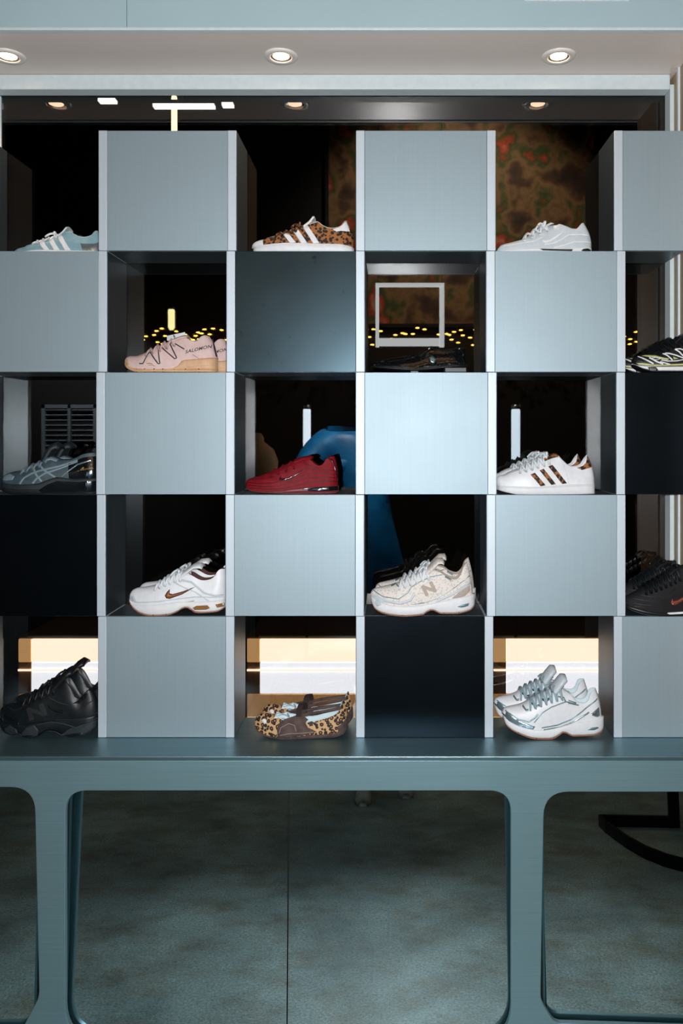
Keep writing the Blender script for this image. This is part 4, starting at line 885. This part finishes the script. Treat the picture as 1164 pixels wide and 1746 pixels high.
def light_tube(px, y0, y1, d, wpx, label, col, em):
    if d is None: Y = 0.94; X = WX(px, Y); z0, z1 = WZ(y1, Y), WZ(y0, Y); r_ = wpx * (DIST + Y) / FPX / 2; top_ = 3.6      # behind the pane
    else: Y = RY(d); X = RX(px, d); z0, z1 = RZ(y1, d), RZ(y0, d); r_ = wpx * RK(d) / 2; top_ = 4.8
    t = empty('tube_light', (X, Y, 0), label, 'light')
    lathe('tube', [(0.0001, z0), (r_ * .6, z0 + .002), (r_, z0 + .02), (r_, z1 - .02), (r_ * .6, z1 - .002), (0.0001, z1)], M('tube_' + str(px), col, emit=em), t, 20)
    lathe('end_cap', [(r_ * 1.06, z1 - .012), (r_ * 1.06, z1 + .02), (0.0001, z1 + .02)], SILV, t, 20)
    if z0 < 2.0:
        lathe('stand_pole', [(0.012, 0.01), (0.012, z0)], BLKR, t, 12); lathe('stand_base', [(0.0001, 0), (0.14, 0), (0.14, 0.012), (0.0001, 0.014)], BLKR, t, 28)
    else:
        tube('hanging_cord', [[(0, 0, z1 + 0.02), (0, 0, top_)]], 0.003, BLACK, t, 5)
light_tube(523, 695, 815, 3.6, 13, 'upright glowing tube standing in for flash glint on a post, reflected behind the red sneaker', (214, 232, 246), 12)  # both upright tubes emit in place of flash glints on metal posts
light_tube(879, 695, 800, 3.6, 15, 'upright glowing tube standing in for flash glint on a post, reflected behind the white leopard-striped sneakers', (204, 226, 242), 11)
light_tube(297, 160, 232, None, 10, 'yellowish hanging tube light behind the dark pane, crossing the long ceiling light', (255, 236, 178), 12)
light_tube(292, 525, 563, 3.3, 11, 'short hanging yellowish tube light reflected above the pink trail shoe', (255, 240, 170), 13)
def ceiling_panel(x0, x1, y, label, dep=0.032):
    Y = 0.86; X0, X1, Z = WX(x0, Y), WX(x1, Y), WZ(y, Y)
    t = empty('ceiling_light', ((X0 + X1) / 2, Y, Z), label, 'light'); h = (X1 - X0) / 2
    box('diffuser', (-h, -dep / 2, 0), (h, dep / 2, 0.012), M('cool_diffuser', (236, 244, 250), emit=8.0), t); box('housing', (-h - .004, -dep / 2 + .004, 0.0125), (h + .004, dep / 2 + .004, 0.03), BLKR, t, 0.003)
    tube('suspension_wire', [[(0, 0, 0.03), (0, 0, 3.6 - Z)]], 0.003, BLACK, t, 5)
ceiling_panel(262, 366, 184, 'long cool ceiling light behind the dark pane above the first full cube')
ceiling_panel(169, 198, 175, 'short cool ceiling light behind the dark pane, nearest the end downlight')
ceiling_panel(379, 398, 182, 'smallest cool ceiling light behind the dark pane above the first full cube')
# louvred shutter on the rear wall
d = 4.4; X0, X1, z0, z1 = RX(72, d), RX(166, d), RZ(840, d), RZ(690, d)
lv = empty('louvred_shutter', ((X0 + X1) / 2, RY(d), z0), 'grey louvred shutter on the rear wall, reflected beside the grey runner', 'shutter'); h = (X1 - X0) / 2
LVM = M('shutter_grey', (120, 132, 138), 0.5)
for a, b_ in (((-h, 0), (-h + .03, z1 - z0)), ((h - .03, 0), (h, z1 - z0)), ((-.012, 0), (.012, z1 - z0)), ((-h, z1 - z0 - .03), (h, z1 - z0)), ((-h, 0), (h, .03))): box('frame_bar', (a[0], -0.02, a[1]), (b_[0], 0.02, b_[1]), LVM, lv)
sl0 = None
for i in range(16):
    zz = 0.05 + i * (z1 - z0 - 0.1) / 15
    for sg in (-1, 1):
        if sl0 is None: o = sl0 = box('slat', (-h / 2 + .02, -0.012, -.004), (h / 2 - .02, 0.012, .004), LVM, lv); sl0.rotation_euler = (0.5, 0, 0)
        else: o = sl0.copy(); COL.objects.link(o); o.parent = lv
        o.location = (sg * h / 2, 0, zz)
lamp('added_shutter_lamp', 'SPOT', (-2.6, -3.2, 3.2), 420, (0.9, 0.95, 1.0), (math.radians(-42), 0, 0), spot_size=math.radians(60), spot_blend=0.5, shadow_soft_size=0.05)  # lamp added to brighten the slats
# dress form
d = 3.7; X = RX(438, d); zt_ = RZ(738, d)
df = empty('dress_form', (X, RY(d), 0), 'beige dress form on a stand, reflected behind the red sneaker', 'dress form')
lathe('torso', [(0.0001, zt_), (0.03, zt_ - .002), (0.05, zt_ - .03), (0.055, zt_ - .07), (0.13, zt_ - .13), (0.165, zt_ - .22), (0.15, zt_ - .36), (0.12, zt_ - .50), (0.16, zt_ - .68), (0.0001, zt_ - .70)], M('beige_jersey', (190, 150, 108), 0.9, 0, 'noise', rgb2=(176, 136, 96)), df, 28)
lathe('pole', [(0.015, 0.02), (0.015, zt_ - .70)], BLKR, df, 12); lathe('base', [(0.0001, 0), (0.18, 0), (0.18, .015), (0.0001, .02)], BLKR, df, 28)
# stool with a curved flat-bar base, seen in the foot mirror
stl = empty('metal_stool', (1.4, -1.75, 0), 'black steel stool with curved flat-bar foot, reflected in the foot mirror', 'stool')
ST = M('black_steel', (22, 22, 25), 0.35, 0.6)
def flatbar(nm, pts, w_, h_, parent, mat):
    vs_, fs = [], []; P = [Vector(p) for p in pts]
    for i, p in enumerate(P):
        t = (P[min(i + 1, len(P) - 1)] - P[max(i - 1, 0)]).normalized()
        a = Vector((-t.y, t.x, 0)) if abs(t.z) < 0.9 else Vector((0, 1, 0)); a.normalize(); u = t.cross(a)
        for sa, su in ((-1, -1), (1, -1), (1, 1), (-1, 1)): vs_.append(p + a * sa * w_ / 2 + u * su * h_ / 2)
    for i in range(len(P) - 1):
        for j in range(4): fs.append((i * 4 + j, i * 4 + (j + 1) % 4, i * 4 + 4 + (j + 1) % 4, i * 4 + 4 + j))
    fs.append((3, 2, 1, 0)); e = (len(P) - 1) * 4; fs.append((e, e + 1, e + 2, e + 3))
    return link(nm, mesh(nm, vs_, fs), mat, parent)
L0 = Vector((1.4, -1.75, 0)); zc = 0.028
cur = [(1.06, -1.99), (1.068, -1.90), (1.09, -1.80), (1.115, -1.70), (1.16, -1.58), (1.22, -1.49), (1.30, -1.42), (1.40, -1.37), (1.52, -1.36), (1.62, -1.40), (1.70, -1.47), (1.76, -1.57), (1.79, -1.68)]
flatbar('curved_foot', [Vector((a, b_, zc)) - L0 for a, b_ in cur], 0.016, 0.055, stl, ST)
flatbar('cross_bar', [Vector((1.06, -1.99, zc)) - L0, Vector((1.43, -1.97, zc)) - L0], 0.016, 0.055, stl, ST)
flatbar('upright', [Vector((1.43, -1.97, 0.0)) - L0, Vector((1.43, -1.97, 0.60)) - L0], 0.016, 0.055, stl, ST)
lathe('seat', [(0.0001, 0.60), (0.19, 0.60), (0.20, 0.61), (0.20, 0.635), (0.185, 0.65), (0.0001, 0.655)], BLKL, stl, 36, (0.03, -0.22 + 0.06, 0))

# ---------------------------------------------------------------- the photographer
def skin(name, joints, edges, mat, parent=None, sub=2, root=0):
    me = bpy.data.meshes.new(name); me.from_pydata([j[0] for j in joints], edges, []); me.update()
    o = bpy.data.objects.new(name, me); COL.objects.link(o)
    o.modifiers.new('skin', 'SKIN'); me.skin_vertices or None
    for k, j in enumerate(joints):
        r_ = j[1]; me.skin_vertices[0].data[k].radius = (r_, r_) if not isinstance(r_, tuple) else r_
    me.skin_vertices[0].data[root].use_root = True
    md = o.modifiers.new('sub', 'SUBSURF'); md.levels = sub; md.render_levels = sub
    dg = bpy.context.evaluated_depsgraph_get(); me2 = bpy.data.meshes.new_from_object(o.evaluated_get(dg)); bpy.data.objects.remove(o)
    for p in me2.polygons: p.use_smooth = True
    me2.name = name
    return link(name, me2, mat, parent)
PX, PY = -0.16, -2.55
SKIN = M('skin_tone', (196, 144, 116), 0.5); JACK = M('blue_rain_jacket', (0, 104, 150), 0.5, 0, 'noise', rgb2=(0, 76, 120), scale=0.12, bump=0.9)
TROU = M('dark_trousers', (30, 34, 44), 0.8, 0, 'noise', rgb2=(24, 27, 36)); SNK = M('pale_sneaker', (196, 194, 188), 0.6)
pr = empty('person', (PX, PY, 0), 'person in bright blue jacket and dark trousers holding up a camera', 'person')
ph = {'lsh': (-0.33, 0.0, 1.70), 'lel': (-0.43, 0.13, 1.42), 'lwr': (0.055, 0.13, 1.67), 'rsh': (0.12, 0.0, 1.66), 'rel': (0.40, 0.05, 1.36), 'rwr': (0.265, 0.13, 1.67)}
J = [((0.06, 0, 1.02), (0.10, 0.07)), ((0.03, 0, 1.22), (0.13, 0.08)), ((-0.10, 0.0, 1.50), (0.17, 0.11)), ((-0.03, 0.0, 1.68), 0.06), ((0.06, 0.03, 1.74), 0.06), ((0.07, 0.035, 1.84), (0.085, 0.10)), ((0.07, 0.03, 1.93), (0.06, 0.075)),
     (ph['lsh'], 0.07), (ph['lel'], 0.05), (ph['lwr'], 0.034), (ph['rsh'], 0.07), (ph['rel'], 0.05), (ph['rwr'], 0.034),
     ((-0.02, 0, 0.90), 0.07), ((0.0, 0.02, 0.50), 0.06), ((0.0, -0.03, 0.10), 0.04), ((0.0, 0.12, 0.05), 0.035), ((0.16, 0, 0.90), 0.07), ((0.21, -0.02, 0.50), 0.06), ((0.24, -0.10, 0.10), 0.04), ((0.245, 0.05, 0.05), 0.035)]
E = [(0, 1), (1, 2), (2, 3), (3, 4), (4, 5), (5, 6), (2, 7), (7, 8), (8, 9), (2, 10), (10, 11), (11, 12), (0, 13), (13, 14), (14, 15), (15, 16), (0, 17), (17, 18), (18, 19), (19, 20)]
# hands: palm plus five bent fingers each, rooted at the wrist
def hand(wr, sg, base):
    w_ = Vector(wr); palm = w_ + Vector((-sg * 0.018, 0.03, 0.03)); J.append((tuple(palm), (0.030, 0.018))); pi = len(J) - 1; E.append((base, pi))
    for k in range(4):
        a = palm + Vector((sg * (-0.018 + 0.012 * k), 0.022, 0.022 + 0.004 * (1.5 - abs(k - 1.5)))); b_ = a + Vector((-sg * 0.010, 0.030, 0.004)); c_ = b_ + Vector((-sg * 0.020, 0.004, -0.010))
        i0 = len(J); J.extend([(tuple(a), 0.010), (tuple(b_), 0.009), (tuple(c_), 0.0075)]); E.extend([(pi, i0), (i0, i0 + 1), (i0 + 1, i0 + 2)])
    a = palm + Vector((-sg * 0.028, 0.0, -0.004)); b_ = a + Vector((-sg * 0.012, 0.022, 0.012)); i0 = len(J)
    J.extend([(tuple(a), 0.011), (tuple(b_), 0.009)]); E.extend([(pi, i0), (i0, i0 + 1)])
hand(ph['lwr'], -1, 9); hand(ph['rwr'], 1, 12)
body = skin('body', J, E, SKIN, pr, 2)
jk = [((0.06, 0, 0.90), (0.25, 0.17)), ((0.02, 0, 1.2), (0.24, 0.15)), ((-0.10, 0, 1.50), (0.25, 0.16)), ((-0.07, -0.01, 1.72), (0.16, 0.11)),
      ((-0.31, 0, 1.68), 0.15), (ph['lel'], 0.11), ((0.03, 0.115, 1.65), 0.05), ((0.12, 0, 1.66), 0.12), (ph['rel'], 0.095), ((0.275, 0.115, 1.63), 0.05), ((0.06, 0, 0.80), (0.23, 0.15))]
skin('jacket', jk, [(0, 1), (1, 2), (2, 3), (2, 4), (4, 5), (5, 6), (2, 7), (7, 8), (8, 9), (0, 10)], JACK, pr, 2)
skin('trousers', [((0.07, 0, 0.93), (0.17, 0.12)), ((-0.02, 0, 0.86), 0.105), ((0.0, 0.02, 0.50), 0.082), ((0.0, -0.03, 0.08), 0.064), ((0.16, 0, 0.86), 0.105), ((0.21, -0.02, 0.50), 0.082), ((0.24, -0.12, 0.08), 0.064), ((0.06, 0, 1.12), (0.15, 0.10))],
     [(0, 1), (1, 2), (2, 3), (0, 4), (4, 5), (5, 6), (0, 7)], TROU, pr, 2)
def person_shoe(x, y):
    vs_, fs = [], []; n = 12
    prof = [(-0.09, 0.02, 0.045), (-0.085, 0.034, 0.085), (-0.05, 0.040, 0.095), (0.0, 0.040, 0.09), (0.06, 0.044, 0.07), (0.12, 0.047, 0.055), (0.17, 0.040, 0.045), (0.20, 0.022, 0.03)]
    for yy, hw_, hz in prof:
        for k in range(n):
            a = math.pi * k / (n - 1); vs_.append((x - hw_ * math.cos(a), y + yy, 0.001 + hz * math.sin(a) ** 0.6))
    for i in range(len(prof) - 1):
        for k in range(n - 1): fs.append((i * n + k, i * n + k + 1, (i + 1) * n + k + 1, (i + 1) * n + k))
        fs.append((i * n + n - 1, i * n, (i + 1) * n, (i + 1) * n + n - 1))
    fs.append(tuple(range(n))); fs.append(tuple(range((len(prof) - 1) * n, len(prof) * n))[::-1])
    link('shoe', mesh('shoe', vs_, fs), SNK, pr, True)
person_shoe(0.0, 0.07); person_shoe(0.24, -0.06)
hr = bmesh.new(); bmesh.ops.create_uvsphere(hr, u_segments=20, v_segments=14, radius=0.115)
for v in hr.verts: v.co = Vector((v.co.x * 0.92, v.co.y * 1.05 - 0.012 + (0.02 if v.co.z < 0 else 0) * -1, max(v.co.z, -0.035 if v.co.y > -0.02 else -0.10) + 1.88))
hm = bpy.data.meshes.new('hair'); hr.to_mesh(hm); hr.free(); hm.transform(__import__('mathutils').Matrix.Translation((0.07, 0.018, 0))); link('hair', hm, M('dark_hair', (34, 26, 22), 0.6), pr, True)
for nm, pos, rad, mt_ in (('eye', (-0.03, 0.128, 1.845), 0.011, WHITE), ('eye', (0.03, 0.128, 1.845), 0.011, WHITE), ('nose', (0, 0.145, 1.815), 0.014, SKIN), ('mouth', (0, 0.132, 1.775), 0.014, M('lip', (160, 92, 84), 0.5)), ('ear', (-0.088, 0.03, 1.83), 0.022, SKIN), ('ear', (0.088, 0.03, 1.83), 0.022, SKIN)):
    b_ = bmesh.new(); bmesh.ops.create_uvsphere(b_, u_segments=12, v_segments=8, radius=rad)
    for v in b_.verts: v.co = Vector((v.co.x * (1.7 if nm == 'mouth' else 0.5 if nm == 'ear' else 1), v.co.y * (0.6), v.co.z * (0.5 if nm == 'mouth' else 1.5 if nm in ('nose', 'ear') else 1))) + Vector(pos) + Vector((0.07, 0, 0))
    m_ = bpy.data.meshes.new(nm); b_.to_mesh(m_); b_.free(); link(nm, m_, mt_, pr, True)
# the camera in the hands, just behind the lens point of the picture
pcam = empty('photo_camera', (0.0, -2.36, 1.70), 'small black camera with a flash held up by the person in blue', 'camera')
box('camera_body', (-0.06, -0.03, 0.0), (0.06, 0.02, 0.075), BLKR, pcam, 0.006)
ln = lathe('lens', [(0.024, 0.0), (0.024, 0.02), (0.022, 0.028), (0.016, 0.028), (0.014, 0.022), (0.0001, 0.022)], GLOSS, pcam, 24); ln.rotation_euler = (-math.pi / 2, 0, 0); ln.location = (0, 0.02, 0.045)
box('flash_head', (0.0, -0.02, 0.0755), (0.055, 0.02, 0.115), BLKR, pcam, 0.004)

# made-up cans around the added lamps, hung from the ceiling
for (x, y, z), rx, lb in (((-0.25, -1.15, 4.2), -27, 'black can of the added lamp aimed at the person in blue'), ((0.55, -2.9, 4.72), -43, 'black can of the added lamp aimed at the painted mural'), ((-2.6, -3.2, 3.2), -42, 'black can of the added lamp aimed at the louvred shutter')):
    sp_ = empty('added_spotlight', (x, y, z), lb, 'light')
    cn = lathe('can', [(0.045, -0.005), (0.05, 0.02), (0.05, 0.14), (0.0001, 0.15)], BLKR, sp_, 20); cn.rotation_euler = (math.radians(rx), 0, 0)
    if z < 4.6: tube('added_drop_rod', [[(0, 0, 0.12), (0, 0, 4.8 - z)]], 0.006, BLKR, sp_, 6)
